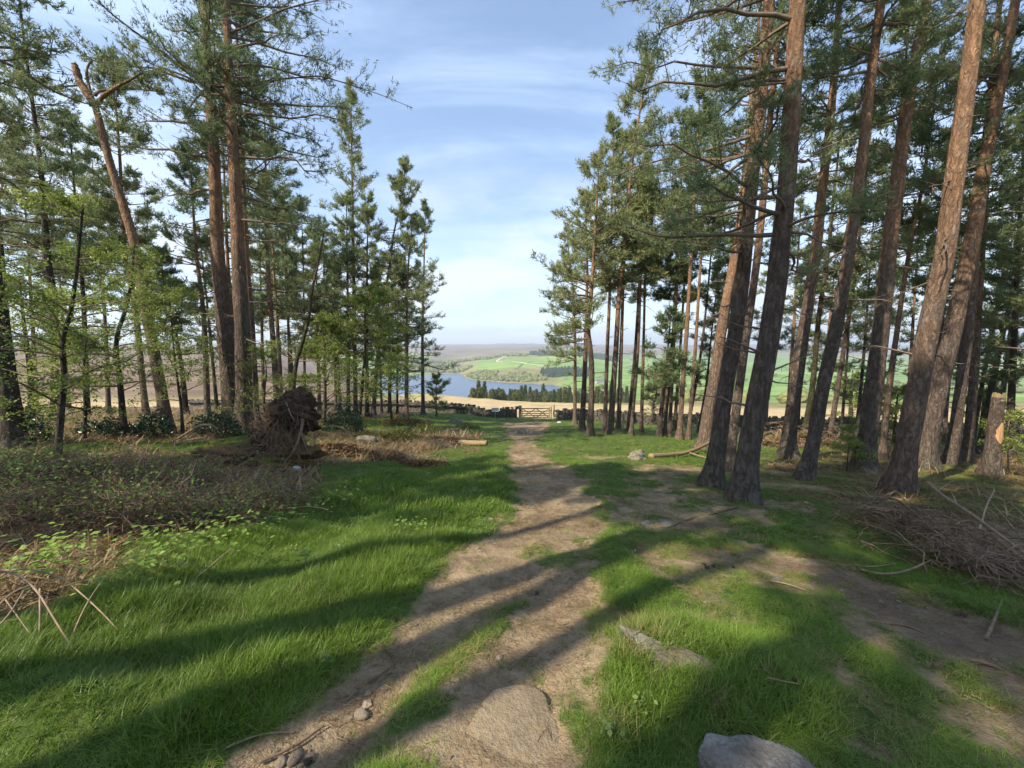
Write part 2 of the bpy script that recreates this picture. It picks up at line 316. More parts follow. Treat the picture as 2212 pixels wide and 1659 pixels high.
def m_bark(name, low, high, h0=5., h1=10., vs=(7, 7, 1.5), lichen=.0):
    t = NT(name); p = t.objc(); h = t.attr('bh').outputs['Fac']
    wob = t.n('ShaderNodeVectorMath', {0: p, 1: t.n('ShaderNodeVectorMath', {0: t.n('ShaderNodeTexNoise', {'Vector': p, 'Scale': 5., 'Detail': 3.}).outputs['Color'], 'Scale': .16}, operation='SCALE').outputs[0]}, operation='ADD').outputs[0]
    v = t.mapv(wob, vs)
    vor = t.n('ShaderNodeTexVoronoi', {'Vector': v, 'Scale': 2.1, 'Randomness': 1., 'Smoothness': .25}, feature='SMOOTH_F1').outputs[0]
    ns = t.noise(v, 3.2, 7, .7, .6); nf = t.noise(t.mapv(p, (30, 30, 9)), 1., 5, .7); nb = t.noise(p, 1.3, 3)
    plate = t.rng(vor, .62, .2); hf = t.rng(t.math('ADD', h, t.math('MULTIPLY', nb, 3.5)), h0 + 1.7, h1 + 1.7)
    dark = t.mix(hf, tuple(c * .3 for c in low), tuple(c * .4 for c in high)); lite = t.mix(hf, low, high)
    k = t.math('ADD', t.math('MULTIPLY', plate, .5), t.math('MULTIPLY', t.rng(ns, .32, .68), .5))
    colr = t.mix(k, dark, lite); colr = t.mix(t.math('MULTIPLY', t.rng(nf, .5, .75), .4), colr, tuple(min(1, c * 1.45 + .03) for c in low))
    colr = t.mix(t.math('MULTIPLY', t.rng(t.noise(p, 2.4, 5, .7), .5, .72), .4), colr, (.27, .23, .20))
    if lichen:
        lf = t.math('MULTIPLY', t.rng(h, 1.6, .0), t.rng(t.noise(p, 5., 5, .7), .45, .62)); colr = t.mix(t.math('MULTIPLY', lf, lichen * .6), colr, (.21, .23, .165))
    hh = t.math('ADD', t.math('MULTIPLY', k, .8), t.math('MULTIPLY', nf, .35))
    return t.done(t.princ(colr, .9, t.bump(hh, 1., .085), .15))
M = {}
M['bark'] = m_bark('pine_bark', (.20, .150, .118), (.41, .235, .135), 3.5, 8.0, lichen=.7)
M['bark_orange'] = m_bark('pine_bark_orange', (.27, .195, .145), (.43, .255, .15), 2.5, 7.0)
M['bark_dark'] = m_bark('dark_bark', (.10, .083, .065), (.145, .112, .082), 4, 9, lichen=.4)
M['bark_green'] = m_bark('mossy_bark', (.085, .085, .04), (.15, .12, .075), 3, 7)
def m_branch():
    t = NT('branch_bark'); p = t.objc(); n_ = t.noise(p, 9., 4)
    return t.done(t.princ(t.mix(n_, (.07, .052, .042), (.23, .17, .13)), .9, t.bump(n_, .5, .01), .1))
M['branch'] = m_branch()
def m_dead():
    t = NT('dead_wood'); p = t.objc(); n_ = t.noise(p, 14., 4); r = t.attr('tint').outputs['Fac']
    c = t.mix(r, (.085, .054, .036), (.37, .265, .175)); return t.done(t.princ(t.mix(t.rng(n_, .35, .7), t.mix(.5, c, (.05, .04, .03)), c), .85, None, .15))
M['dead'] = m_dead()
def m_needle(name, a, b, c):
    t = NT(name); r = t.attr('tint').outputs['Fac']; o = t.orand()
    col = t.mix(r, a, b); col = t.mix(t.math('MULTIPLY', t.rng(o, .2, 1.), .5), col, c)
    return t.done(t.leafy(col, .4, .5, .25))
M['needle'] = m_needle('pine_needles', (.068, .112, .052), (.225, .28, .125), (.235, .25, .10))
M['needle_blue'] = m_needle('blue_green_needles', (.07, .115, .066), (.22, .285, .155), (.22, .26, .13))
M['needle_sunlit'] = m_needle('sunlit_pine_needles', (.085, .13, .055), (.28, .325, .14), (.29, .29, .115))  # brighter copy of pine_needles, sunlight put into the colour of far crowns
M['needle_far'] = m_needle('conifer_needles', (.07, .105, .06), (.18, .215, .105), (.16, .17, .08))
def m_leaf(name, a, b, trans=.45, spec=.25, rough=.45):
    t = NT(name); r = t.attr('tint').outputs['Fac']; col = t.mix(r, a, b); return t.done(t.leafy(col, trans, rough, spec))
M['leaf'] = m_leaf('spring_leaves', (.12, .18, .034), (.30, .35, .08), .5)
M['leaf_pale'] = m_leaf('bramble_leaves', (.10, .20, .035), (.30, .40, .08), .45)
M['holly'] = m_leaf('holly_leaves', (.012, .035, .014), (.035, .075, .026), .12, .5, .3)
M['bracken'] = m_leaf('dead_bracken', (.075, .045, .024), (.27, .165, .085), .3, .1, .8)
M['moss'] = m_leaf('moss', (.055, .085, .014), (.17, .19, .04), .3, .1, .8)
def m_grass(name, lo, hi, dry):
    t = NT(name); r = t.attr('tint', 'INSTANCER').outputs['Fac']; d = t.attr('dry', 'INSTANCER').outputs['Fac']; b = t.attr('bt').outputs['Fac']; v = t.attr('bv').outputs['Fac']
    col = t.mix(t.math('ADD', t.math('MULTIPLY', r, .7), t.math('MULTIPLY', v, .3)), lo, hi)
    col = t.mix(t.math('MULTIPLY', b, .16), col, (.30, .36, .08)); col = t.mix(t.rng(t.math('ADD', d, t.math('MULTIPLY', v, .35)), .45, 1.05), col, dry)
    return t.done(t.leafy(col, .42, .4, .3))
M['grass'] = m_grass('grass_blades', (.050, .112, .012), (.165, .28, .027), (.34, .27, .12))
def m_ground():
    t = NT('woodland_ground'); p = t.pos(); d = t.attr('dirt').outputs['Fac']; l = t.attr('litter').outputs['Fac']; k = t.attr('tan').outputs['Fac']
    na = t.noise(p, 1.3, 6, .6); nb = t.noise(p, 9., 6, .65); nc = t.noise(p, 42., 4, .7); nd = t.noise(p, 3.3, 5, .6, .5)
    turf = t.mix(t.rng(nb, .3, .7), (.045, .075, .018), (.10, .135, .035)); turf = t.mix(t.rng(nd, .52, .7), turf, (.15, .125, .06))
    lit = t.mix(t.rng(nb, .3, .72), (.052, .034, .021), (.18, .115, .064)); lit = t.mix(t.rng(nd, .5, .64), lit, (.07, .095, .022))
    dirt = t.mix(t.rng(nd, .3, .7), (.165, .120, .070), (.305, .232, .142)); dirt = t.mix(t.math('MULTIPLY', t.rng(nc, .35, .75), .4), dirt, (.37, .29, .20)); dirt = t.mix(t.math('MULTIPLY', t.rng(nb, .52, .7), .5), dirt, (.10, .068, .05))
    dirt = t.mix(t.math('MULTIPLY', t.rng(na, .5, .7), .35), dirt, (.12, .12, .05))
    shd = t.attr('side_shade').outputs['Fac']; dirt = t.mix(t.math('MULTIPLY', shd, .75), dirt, t.mix(t.rng(nb, .3, .7), (.07, .052, .04), (.15, .112, .082)))  # darker soil on the side path, its shade put into the colour
    col = t.mix(t.rng(t.math('ADD', l, t.math('MULTIPLY', t.math('SUBTRACT', nb, .5), .9)), .3, .6), turf, lit)
    col = t.mix(t.rng(t.math('ADD', d, t.math('MULTIPLY', t.math('SUBTRACT', t.math('ADD', t.math('MULTIPLY', nb, .6), t.math('MULTIPLY', nd, .4)), .5), 1.2)), .30, .66), col, dirt)
    tan = t.mix(t.rng(t.noise(p, .5, 6, .7), .3, .7), (.31, .225, .125), (.46, .36, .205)); tan = t.mix(t.rng(t.noise(p, .11, 4), .54, .7), tan, (.22, .235, .085))
    col = t.mix(k, col, tan)
    hgt = t.math('ADD', t.math('MULTIPLY', nb, .8), t.math('MULTIPLY', nc, .5))
    return t.done(t.princ(col, .95, t.bump(hgt, 1., .045), .1))
M['ground'] = m_ground()
def m_stone(name, a, b, lich=(.42, .43, .40), lf=.3, sc_=1., moss=0.):
    t = NT(name); p = t.objc(); n1_ = t.noise(p, 5 * sc_, 8, .65); n2_ = t.noise(p, 1.6 * sc_, 5, .6, .6); n3_ = t.noise(p, 26 * sc_, 5, .7)
    col = t.mix(t.rng(n1_, .3, .7), a, b); col = t.mix(t.math('MULTIPLY', t.rng(n3_, .35, .7), .4), col, t.mix(.5, b, (.5, .45, .36)))
    col = t.mix(t.math('MULTIPLY', t.rng(t.math('ADD', n2_, t.math('MULTIPLY', n3_, .35)), .66, .76), lf), col, lich)
    col = t.mix(t.math('MULTIPLY', t.orand(), .35), col, (.05, .046, .042))
    if moss:
        up = t.n('ShaderNodeSeparateXYZ', {0: t.n('ShaderNodeNewGeometry').outputs['Normal']}).outputs[2]
        col = t.mix(t.math('MULTIPLY', t.rng(t.math('ADD', up, t.math('MULTIPLY', n2_, .9)), .9, 1.3), moss), col, (.17, .13, .045))
    n4_ = t.noise(p, 75 * sc_, 4, .7); ck = t.rng(t.n('ShaderNodeTexVoronoi', {'Vector': t.mapv(p, (1, 1, 2.2)), 'Scale': 3.2 * sc_}, feature='DISTANCE_TO_EDGE').outputs[0], .0, .035); cf = t.math('MULTIPLY', t.math('SUBTRACT', 1., ck), t.rng(n2_, .5, .62)); col = t.mix(t.math('MULTIPLY', cf, .7), col, (.03, .027, .022)); col = t.mix(t.math('MULTIPLY', t.rng(n4_, .55, .7), .35), col, (.06, .055, .045))
    h_ = t.math('ADD', t.math('ADD', t.math('MULTIPLY', n1_, .7), t.math('MULTIPLY', n4_, .22)), t.math('SUBTRACT', t.math('MULTIPLY', n3_, .4), t.math('MULTIPLY', cf, .5)))
    return t.done(t.princ(col, .9, t.bump(h_, 1., .045), .2))
M['slab'] = m_stone('sandstone', (.21, .155, .09), (.34, .26, .155), lf=.06)
M['rock'] = m_stone('grey_gritstone', (.12, .105, .085), (.27, .245, .21), lf=.55, sc_=2.2)
M['mossrock'] = m_stone('mossy_gritstone', (.12, .108, .09), (.27, .245, .205), lf=.4, moss=.55)
M['darkrock'] = m_stone('dark_weathered_gritstone', (.07, .063, .053), (.19, .175, .15), lf=.5, sc_=2., moss=.35)
M['wallstone'] = m_stone('wall_gritstone', (.024, .021, .019), (.08, .07, .055), lf=.2, moss=.3)
M['pebble'] = m_stone('pale_pebble', (.27, .21, .15), (.43, .35, .26), lf=.1, sc_=6)
M['whitestone'] = m_stone('white_quartz_stone', (.6, .56, .5), (.8, .78, .72), lf=.0, sc_=3)
def m_wood(name, a, b, sc_=(40, 40, 4)):
    t = NT(name); p = t.objc(); n_ = t.noise(t.mapv(p, sc_), 1., 6, .6); return t.done(t.princ(t.mix(t.rng(n_, .3, .7), a, b), .8, t.bump(n_, .4, .01), .2))
M['gatewood'] = m_wood('weathered_gate_timber', (.115, .092, .048), (.225, .18, .095), (4, 40, 40))
M['postwood'] = m_wood('weathered_post_timber', (.20, .17, .09), (.36, .31, .18))
M['cutwood'] = m_wood('fresh_split_wood', (.30, .16, .075), (.46, .28, .14))
M['log'] = m_wood('peeled_log', (.17, .12, .065), (.29, .21, .115), (6, 30, 30))
def m_plain(name, c, rough=.6, spec=.3):
    t = NT(name); n_ = t.noise(t.objc(), 12., 4); return t.done(t.princ(t.mix(t.math('MULTIPLY', n_, .35), c, tuple(v * .55 for v in c)), rough, None, spec))
M['signwhite'] = m_plain('white_sign_panel', (.78, .79, .80), .4); M['signink'] = m_plain('sign_print', (.10, .14, .25)); M['steel'] = m_plain('dark_galvanised', (.12, .12, .12), .5)
M['render'] = m_plain('pale_farm_render', (.42, .39, .33)); M['slate'] = m_plain('slate_roof', (.14, .14, .15)); M['track'] = m_plain('limestone_track', (.62, .57, .47), .9)
M['soil'] = None
def m_soil():
    t = NT('peaty_soil'); p = t.objc(); n_ = t.noise(p, 6., 8, .7); n2_ = t.noise(p, 1.8, 4); up = t.n('ShaderNodeSeparateXYZ', {0: t.n('ShaderNodeNewGeometry').outputs['Normal']}).outputs[2]
    col = t.mix(t.rng(n_, .3, .7), (.028, .020, .015), (.12, .078, .05)); z = t.n('ShaderNodeSeparateXYZ', {0: p}).outputs[2]
    col = t.mix(t.math('MULTIPLY', t.rng(t.math('SUBTRACT', 1.05, z), .2, .8), t.rng(n2_, .36, .5)), col, t.mix(n_, (.10, .062, .035), (.25, .165, .09)))
    col = t.mix(t.math('MULTIPLY', t.rng(t.math('ADD', t.math('MULTIPLY', up, .5), n2_), .82, .95), t.rng(z, .85, .5)), col, (.11, .125, .02))
    return t.done(t.princ(col, .95, t.bump(n_, 1., .06), .1))
M['soil'] = m_soil()
def m_hills():
    t = NT('valley_land'); p = t.pos(); g = t.attr('green').outputs['Fac']; h = t.attr('heath').outputs['Fac']; k = t.attr('tan').outputs['Fac']; wd = t.attr('wood').outputs['Fac']
    p2 = t.mapv(p, (1 / 170., 1 / 120., 0)); vc = t.n('ShaderNodeTexVoronoi', {'Vector': p2, 'Scale': 1.}, feature='F1', distance='MANHATTAN'); ve = t.n('ShaderNodeTexVoronoi', {'Vector': p2, 'Scale': 1.}, feature='DISTANCE_TO_EDGE').outputs[0]
    rc = t.n('ShaderNodeSeparateColor', {0: vc.outputs['Color']}).outputs[0]
    n_ = t.noise(p, .02, 6, .65); n3_ = t.noise(p, .12, 5, .65); n4 = t.noise(p, .0045, 5, .6, .6); n5 = t.noise(p, .5, 5, .7); n6 = t.noise(p, .05, 4)
    fld = t.mix(rc, (.10, .21, .035), (.20, .30, .075)); fld = t.mix(t.math('MULTIPLY', n_, .35), fld, (.24, .27, .10)); fld = t.mix(t.rng(ve, .035, .012), fld, (.045, .07, .03))
    rough = t.mix(t.rng(n_, .35, .65), (.13, .135, .05), (.24, .20, .10))
    hea = t.mix(t.rng(n4, .35, .65), (.085, .06, .052), (.20, .15, .095)); hea = t.mix(t.rng(n_, .5, .7), hea, (.10, .115, .05))
    tan = t.mix(t.rng(n5, .3, .7), (.31, .225, .125), (.46, .36, .205)); tan = t.mix(t.rng(n6, .52, .7), tan, (.24, .24, .085))
    moor = t.mix(t.rng(n6, .4, .65), (.12, .085, .065), (.21, .155, .105))
    wo_ = t.mix(n3_, (.02, .04, .022), (.06, .075, .03))
    c = t.mix(h, rough, hea); c = t.mix(g, c, fld); c = t.mix(wd, c, wo_); c = t.mix(k, c, tan); c = t.mix(t.attr('moor').outputs['Fac'], c, moor)
    return t.done(t.princ(c, .95, None, .08))
M['hills'] = m_hills()
def m_water():
    t = NT('lake_water'); p = t.pos(); n_ = t.noise(t.mapv(p, (.05, .12, 1)), 1., 4)
    return t.done(t.princ((.035, .075, .15), .3, t.bump(n_, .5, .6), .45))
M['water'] = m_water()

# ------------------------------------------------------------------ the setting: ground, path, valley, lake
def build_ground():
    t = np.linspace(-1, 1, 300); X = 62 * np.sinh(4.6 * t) / math.sinh(4.6)
    ys = np.concatenate([np.linspace(-45, -2, 24)[:-1], np.linspace(-2, .8, 24)[:-1], np.geomspace(.8, 62, 260)])
    xx, yy = np.meshgrid(X, ys); mk = masks(xx, yy); zz = ground_h(xx, yy, mk)
    global GRID; GRID = (X, ys, zz, mk)
    nr, nc = xx.shape; idx = np.arange(nr * nc).reshape(nr, nc)
    F = np.stack([idx[:-1, :-1], idx[:-1, 1:], idx[1:, 1:], idx[1:, :-1]], -1).reshape(-1, 4)
    V = np.stack([xx, yy, zz], -1).reshape(-1, 3)
    wy = wall_y(xx); tan = sstep(.0, 1.2, yy - wy)
    A = {'dirt': (mk[0] * (1 - tan)).ravel(), 'litter': mk[1].ravel(), 'tan': tan.ravel(), 'side_shade': sstep(-.3, .6, sdpoly(*jit(xx, yy), Z_SIDE) ).ravel()}
    dcell = (A['dirt'][F].mean(1) > .64); cx = V[F].mean(1)[:, 0]; side = cx > 2.2
    for name, sel in (('ground', ~dcell), ('path', dcell & ~side), ('side_path', dcell & side)):
        f = F[sel]; used = np.unique(f); rm = np.full(len(V), -1); rm[used] = np.arange(len(used))
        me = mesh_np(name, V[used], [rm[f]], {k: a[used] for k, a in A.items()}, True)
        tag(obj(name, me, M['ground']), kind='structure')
WALL_L = [(-62, 61), (-45, 57), (-20, 49.4), (.55, 42.6)]
WALL_R = [(4.75, 41.6), (17, 34.2), (33, 27.4), (60, 22)]
def wall_y(x):
    p = WALL_L + WALL_R; return np.interp(x, [q[0] for q in p], [q[1] for q in p])
build_ground()

def build_far():
    u = np.unique(np.concatenate([np.linspace(-1.9, -.45, 45), np.linspace(-.45, .5, 190), np.linspace(.5, 1.9, 45)])); y = np.geomspace(57, 9000, 190)
    uu, yy = np.meshgrid(u, y); xx = uu * yy; zz = base_h(xx, yy) - .12 * (1 - sstep(57, 66, yy))
    nr, nc = xx.shape; idx = np.arange(nr * nc).reshape(nr, nc)
    F = np.stack([idx[:-1, :-1], idx[:-1, 1:], idx[1:, 1:], idx[1:, :-1]], -1).reshape(-1, 4)
    n = fbm(xx / 300, yy / 300, 41, 4)
    tan = 1 - sstep(140, 190, yy + 30 * n); tan = np.where(uu < -.3, 1 - sstep(66, 100, yy + 16 * n), tan)
    moor = sstep(-.34, -.44, uu + .06 * n) * (1 - sstep(1500, 2600, yy)) * (1 - tan)
    green = np.zeros_like(xx)
    e1 = sstep(-.115, -.07, uu + .02 * n) * sstep(1420, 1500, yy + 60 * n + 500 * np.maximum(0, uu - .06)) * (1 - sstep(2000, 2120, yy + 100 * n)); green = np.maximum(green, e1 * (uu < .3))
    e2 = sstep(.1, .16, uu + .03 * n) * sstep(330, 420, yy) * (1 - sstep(2500, 3200, yy + 500 * n)); green = np.maximum(green, e2)
    e3 = sstep(-.5, -.42, uu) * sstep(-.18, -.26, uu) * sstep(1500, 1600, yy) * (1 - sstep(2900, 3300, yy + 400 * n)); green = np.maximum(green, e3 * .9)
    e4 = sstep(2400, 2600, yy) * (1 - sstep(3000, 3400, yy + 600 * n)) * sstep(-.02, .05, uu) * .6; green = np.maximum(green, e4)
    heath = sstep(2600, 3700, yy + 700 * n); heath = np.maximum(heath, sstep(-.11, -.17, uu + .03 * n) * sstep(1800, 2300, yy) * sstep(-.3, -.2, uu))
    wood = sstep(-.10, -.17, uu + .09 * n) * sstep(1720, 1800, yy) * (1 - sstep(2200, 2500, yy + 300 * n)) * sstep(-.27, -.22, uu) * .8
    A = {'tan': tan, 'moor': moor, 'green': green, 'heath': heath * (1 - green), 'wood': wood}
    me = mesh_np('hills', np.stack([xx, yy, zz], -1).reshape(-1, 3), [F], {k: np.clip(a, 0, 1).ravel() for k, a in A.items()}, True)
    tag(obj('hills', me, M['hills']), kind='structure')
    V = [(-900, 560, -100), (420, 560, -100), (420, 2200, -100), (-900, 2200, -100)]
    tag(obj('lake', mesh_np('lake', V, [np.array([[0, 1, 2, 3]])]), M['water']), kind='structure')
    # pale farm track winding up the green hillside
    pts = np.array([at(px, py, d)[:2] for px, py, d in ((1088, 778, 2050), (1078, 784, 1950), (1072, 788, 1880), (1080, 792, 1790), (1105, 797, 1700), (1130, 802, 1620), (1155, 808, 1540), (1175, 811, 1490))])
    tt = np.linspace(0, 1, 90); sx = np.interp(tt, np.linspace(0, 1, len(pts)), pts[:, 0]); sy = np.interp(tt, np.linspace(0, 1, len(pts)), pts[:, 1])
    k = np.ones(9) / 9; sx = np.convolve(np.pad(sx, 4, mode='edge'), k, 'valid'); sy = np.convolve(np.pad(sy, 4, mode='edge'), k, 'valid')
    tg = nrm(np.stack([np.gradient(sx), np.gradient(sy)], -1)); L = np.stack([sx - tg[:, 1] * 4.5, sy + tg[:, 0] * 4.5], -1); R = np.stack([sx + tg[:, 1] * 4.5, sy - tg[:, 0] * 4.5], -1)
    def lift(q): return np.concatenate([q, (far_h(q[:, 0], q[:, 1]) + 1.2)[:, None]], 1)
    V = np.concatenate([lift(L), lift(R)]); i = np.arange(89)
    tag(obj('farm_track', mesh_np('farm_track', V, [np.stack([i, i + 90, i + 91, i + 1], -1)]), M['track']), kind='structure')
build_far()

# distant woods: thousands of crowns that read as masses
def crowns(name, label, pts, hh, ww, mat, cone=True, seed=0, tri=7):
    rng = np.random.default_rng(seed); mb = MB()
    pts = np.asarray(pts); N = len(pts); z = far_h(pts[:, 0], pts[:, 1])
    th = np.arange(tri) * 2 * math.pi / tri
    prof = [(0, .35), (.12, 1.), (.4, .72), (.7, .38), (1., .03)] if cone else [(0, .3), (.18, .85), (.45, 1.), (.75, .8), (.95, .35), (1., .02)]
    H = hh * rng.uniform(.65, 1.25, N); W = ww * rng.uniform(.7, 1.3, N); V = np.zeros((N, len(prof), tri, 3))
    for k, (a, b) in enumerate(prof):
        r = W[:, None] * b * rng.uniform(.65, 1.3, (N, tri)); V[:, k, :, 0] = pts[:, :1] + r * np.cos(th); V[:, k, :, 1] = pts[:, 1:2] + r * np.sin(th); V[:, k, :, 2] = z[:, None] - 1 + H[:, None] * (a + rng.uniform(-.06, .06, (N, tri)))
    idx = np.arange(N * len(prof) * tri).reshape(N, len(prof), tri); a = idx[:, :-1]; b = idx[:, 1:]
    F = np.stack([a, np.roll(a, -1, 2), np.roll(b, -1, 2), b], -1).reshape(-1, 4)
    tint = np.repeat(rng.uniform(0, 1, N), len(prof) * tri)
    tag(obj(name, mesh_np(name, V.reshape(-1, 3), [F], {'tint': tint}, False), mat), label, 'woodland', kind='stuff')
def scatter_u(n, u0, u1, y0, y1, seed, cond=None):
    rng = np.random.default_rng(seed); u = rng.uniform(u0, u1, n); y = rng.uniform(y0, y1, n); p = np.stack([u * y, y], -1)
    z = far_h(p[:, 0], p[:, 1]); ok = z > -98
    if cond is not None: ok &= cond(u, y)
    return p[ok]
M['farleaf'] = m_leaf('distant_broadleaf', (.085, .11, .04), (.23, .24, .085), .2, .1, .9)
M['farcon'] = m_leaf('distant_conifer', (.016, .036, .022), (.045, .075, .036), .1, .1, .9)
crowns('ridge_forest', 'dark conifer forest block on the far ridge above the green field', scatter_u(1000, .045, .28, 2080, 2420, 1, lambda u, y: y > 2080 + (.09 - u).clip(0) * 2500), 22, 7, M['farcon'], True, 1, 5)
crowns('shore_conifers', 'dark conifer clump on the far lake shore below the green field', scatter_u(420, .075, .21, 1215, 1380, 2, lambda u, y: y > 1240 - (u - .07) * 200), 17, 5, M['farcon'], True, 2, 5)
crowns('shore_scrub', 'scrubby pale trees fringing the far lake shore', scatter_u(1500, -.15, .09, 1200, 1520, 3, lambda u, y: far_h(u * y, y) < -82 + 14 * fbm(u * 40, y / 60, 3, 2)), 9, 6, M['farleaf'], False, 3, 5)
crowns('valley_woods', 'hazy mixed woods on the valley side beyond the lake', np.concatenate([scatter_u(1500, -.29, -.07, 1700, 2500, 4, lambda u, y: (u < -.125 + .11 * fbm(y / 160, u * 12, 44, 3)) & (fbm(u * y / 130, y / 130, 45, 2) > -.15)), scatter_u(260, -.1, .04, 2080, 2350, 5)]), 13, 9, M['farleaf'], False, 4, 5)
crowns('field_hedges', 'hedgerow trees scattered among the valley fields', np.concatenate([scatter_u(420, .2, 1.5, 420, 2600, 6, lambda u, y: np.abs(fbm(u * y / 260, y / 260, 77, 2)) < .05), scatter_u(700, .18, 1.6, 300, 900, 7, lambda u, y: fbm(u * y / 200, y / 200, 78, 2) > .22)]), 10, 6, M['farleaf'], False, 5)

def farm(px, py, d, L, W_, H_, label, rz):
    p = at(px, py, d); z = float(far_h(p[0], p[1])); t = thing('farmhouse', label, 'house', (p[0], p[1], z - .5), rz=rz)
    mb = MB(); V, F = box_np(L, W_, H_); mb.add(V, F); obj('wall', mb.mesh('wall'), M['render'], t)
    V = np.array([(-L / 2 - .4, -W_ / 2 - .4, H_ + .01), (L / 2 + .4, -W_ / 2 - .4, H_ + .01), (L / 2 + .4, W_ / 2 + .4, H_ + .01), (-L / 2 - .4, W_ / 2 + .4, H_ + .01), (-L / 2 - .4, 0, H_ + W_ * .42), (L / 2 + .4, 0, H_ + W_ * .42)])
    r = obj('roof', mesh_np('roof', V, [np.array([[0, 1, 5, 4], [2, 3, 4, 5], [0, 3, 2, 1]]), np.array([[0, 4, 3], [1, 2, 5]])]), M['slate'], t)
    mb = MB(); V, F = box_np(1.4, 1.4, 2.4); mb.add(V + [L * .35, 0, H_ + W_ * .3], F); obj('chimney', mb.mesh('chimney'), M['render'], r)
    for k in (-.28, 0, .28):
        mb = MB(); V, F = box_np(1.6, .3, 1.7); mb.add(V + [L * k, -W_ / 2 - .05, H_ * .45], F); obj('window', mb.mesh('window'), M['slate'], t)
farm(1090, 779, 2020, 26, 10, 8, 'pale farmhouse at the top of the green field across the lake', .1)
farm(1296, 838, 1050, 30, 12, 7, 'grey roofed farm building in the valley seen behind the right pines', .4)

# ------------------------------------------------------------------ tree builders
def smooth_path(P, it=3):
    P = np.asarray(P, float)
    for _ in range(it):
        Q = np.empty((2 * len(P) - 2 + 2, 3)); Q[0] = P[0]; Q[-1] = P[-1]
        q = P[:-1] * .75 + P[1:] * .25; r = P[:-1] * .25 + P[1:] * .75
        Q[1:-1:2] = q if len(Q[1:-1:2]) == len(q) else q[:len(Q[1:-1:2])]; Q[2:-1:2] = r[:len(Q[2:-1:2])]
        P = Q
    return P
class Trunk:
    def __init__(s, path, r0, taper=.86, flare=.55, seed=0):
        s.P = smooth_path(path, 3); d = np.linalg.norm(np.diff(s.P, axis=0), axis=1); s.S = np.concatenate([[0], np.cumsum(d)]); s.L = s.S[-1]; s.r0 = r0; s.taper = taper; s.flare = flare; s.seed = seed
    def at(s, h): return np.stack([np.interp(h, s.S, s.P[:, i]) for i in range(3)], -1)
    def rad(s, h): return s.r0 * (1 - s.taper * np.clip(np.asarray(h) / s.L, 0, 1) ** 1.15) + 0 * np.asarray(h)
    def mesh(s, mb, sides=14, step=.3, rough=.06, sink=.25):
        hs = np.unique(np.concatenate([np.linspace(0, min(1.2, s.L * .3), 9), np.arange(min(1.2, s.L * .3), s.L, step), [s.L]])); C = s.at(hs); T = nrm(np.gradient(C, axis=0)); C[0, 2] -= sink
        A = nrm(np.cross(T, np.array([0, 1., .01]))); B = np.cross(T, A); th = np.arange(sides) * 2 * math.pi / sides
        hh, tt = np.meshgrid(hs, th, indexing='ij'); sd = s.seed
        n = vnoise(np.cos(tt) * 1.7 + 31 + sd, np.sin(tt) * 1.7 + hh * .9, sd) * rough * 2 + vnoise(np.cos(tt) * 4 + 7, np.sin(tt) * 4 + hh * 3.1, sd + 3) * rough * 1.4
        fl = s.flare * 1.75 * np.exp(-hh / .30) * (.55 + .9 * np.clip(np.cos(tt * 4 + sd) * .5 + np.cos(tt * 3 + 2 * sd) * .4 + .3, 0, 1.4))
        R = s.rad(hh) * (1 + n + fl)
        V = C[:, None] + R[..., None] * (np.cos(tt)[..., None] * A[:, None] + np.sin(tt)[..., None] * B[:, None])
        k = len(hs); idx = np.arange(k * sides).reshape(k, sides); a = idx[:-1]; b = idx[1:]
        F = np.stack([a, b, np.roll(b, -1, 1), np.roll(a, -1, 1)], -1).reshape(-1, 4)
        top = np.stack([np.full(sides - 2, idx[-1, 0]), idx[-1, 2:], idx[-1, 1:-1]], -1)
        mb.add(V.reshape(-1, 3), [F, top], bh=hh.ravel())
def branch_paths(start, az, el, L, curv, k, rng, wig=.05):
    s = np.linspace(0, 1, k)[None]; N = len(L); out = np.stack([np.cos(az), np.sin(az)], -1)
    hor = L[:, None] * np.cos(el)[:, None] * s; ver = L[:, None] * (np.sin(el)[:, None] * s + curv[:, None] * s * s)
    P = np.zeros((N, k, 3)); P[:, :, :2] = start[:, None, :2] + out[:, None] * hor[..., None]; P[:, :, 2] = start[:, None, 2] + ver
    w_ = np.cumsum(rng.normal(0, 1, (N, k, 3)) * [1, 1, .7], 1) * (wig * L[:, None, None] / k ** .5) * s[..., None] ** .7; w_[:, 0] = 0
    return P + w_
def path_at(P, i, s):
    k = P.shape[1]; f = np.clip(s, 0, .999) * (k - 1); j = np.floor(f).astype(int); t = (f - j)[:, None]
    return P[i, j] * (1 - t) + P[i, j + 1] * t, nrm(P[i, j + 1] - P[i, j])
def needle_blades(mb, pos, dirn, rng, nb, nl, nw, ls, tint):
    N = len(pos); M_ = N * nb; d = np.repeat(dirn, nb, 0); o = np.repeat(pos, nb, 0) + d * (rng.uniform(-.5, .5, M_) * ls)[:, None]
    r = rng.normal(0, 1, (M_, 3)); pr = nrm(r - d * (r * d).sum(1, keepdims=True)); ph = rng.uniform(.45, 1.15, M_)[:, None]
    v = nrm(d * np.cos(ph) + pr * np.sin(ph)); sdv = nrm(np.cross(v, rng.normal(0, 1, (M_, 3)))); l = (nl * rng.uniform(.7, 1.25, M_))[:, None]
    V = np.stack([o - sdv * nw, o + sdv * nw, o + v * l], 1).reshape(-1, 3)
    mb.add(V, [np.arange(M_ * 3).reshape(-1, 3)], tint=np.repeat(np.repeat(tint, nb) + rng.uniform(-.12, .12, M_), 3))
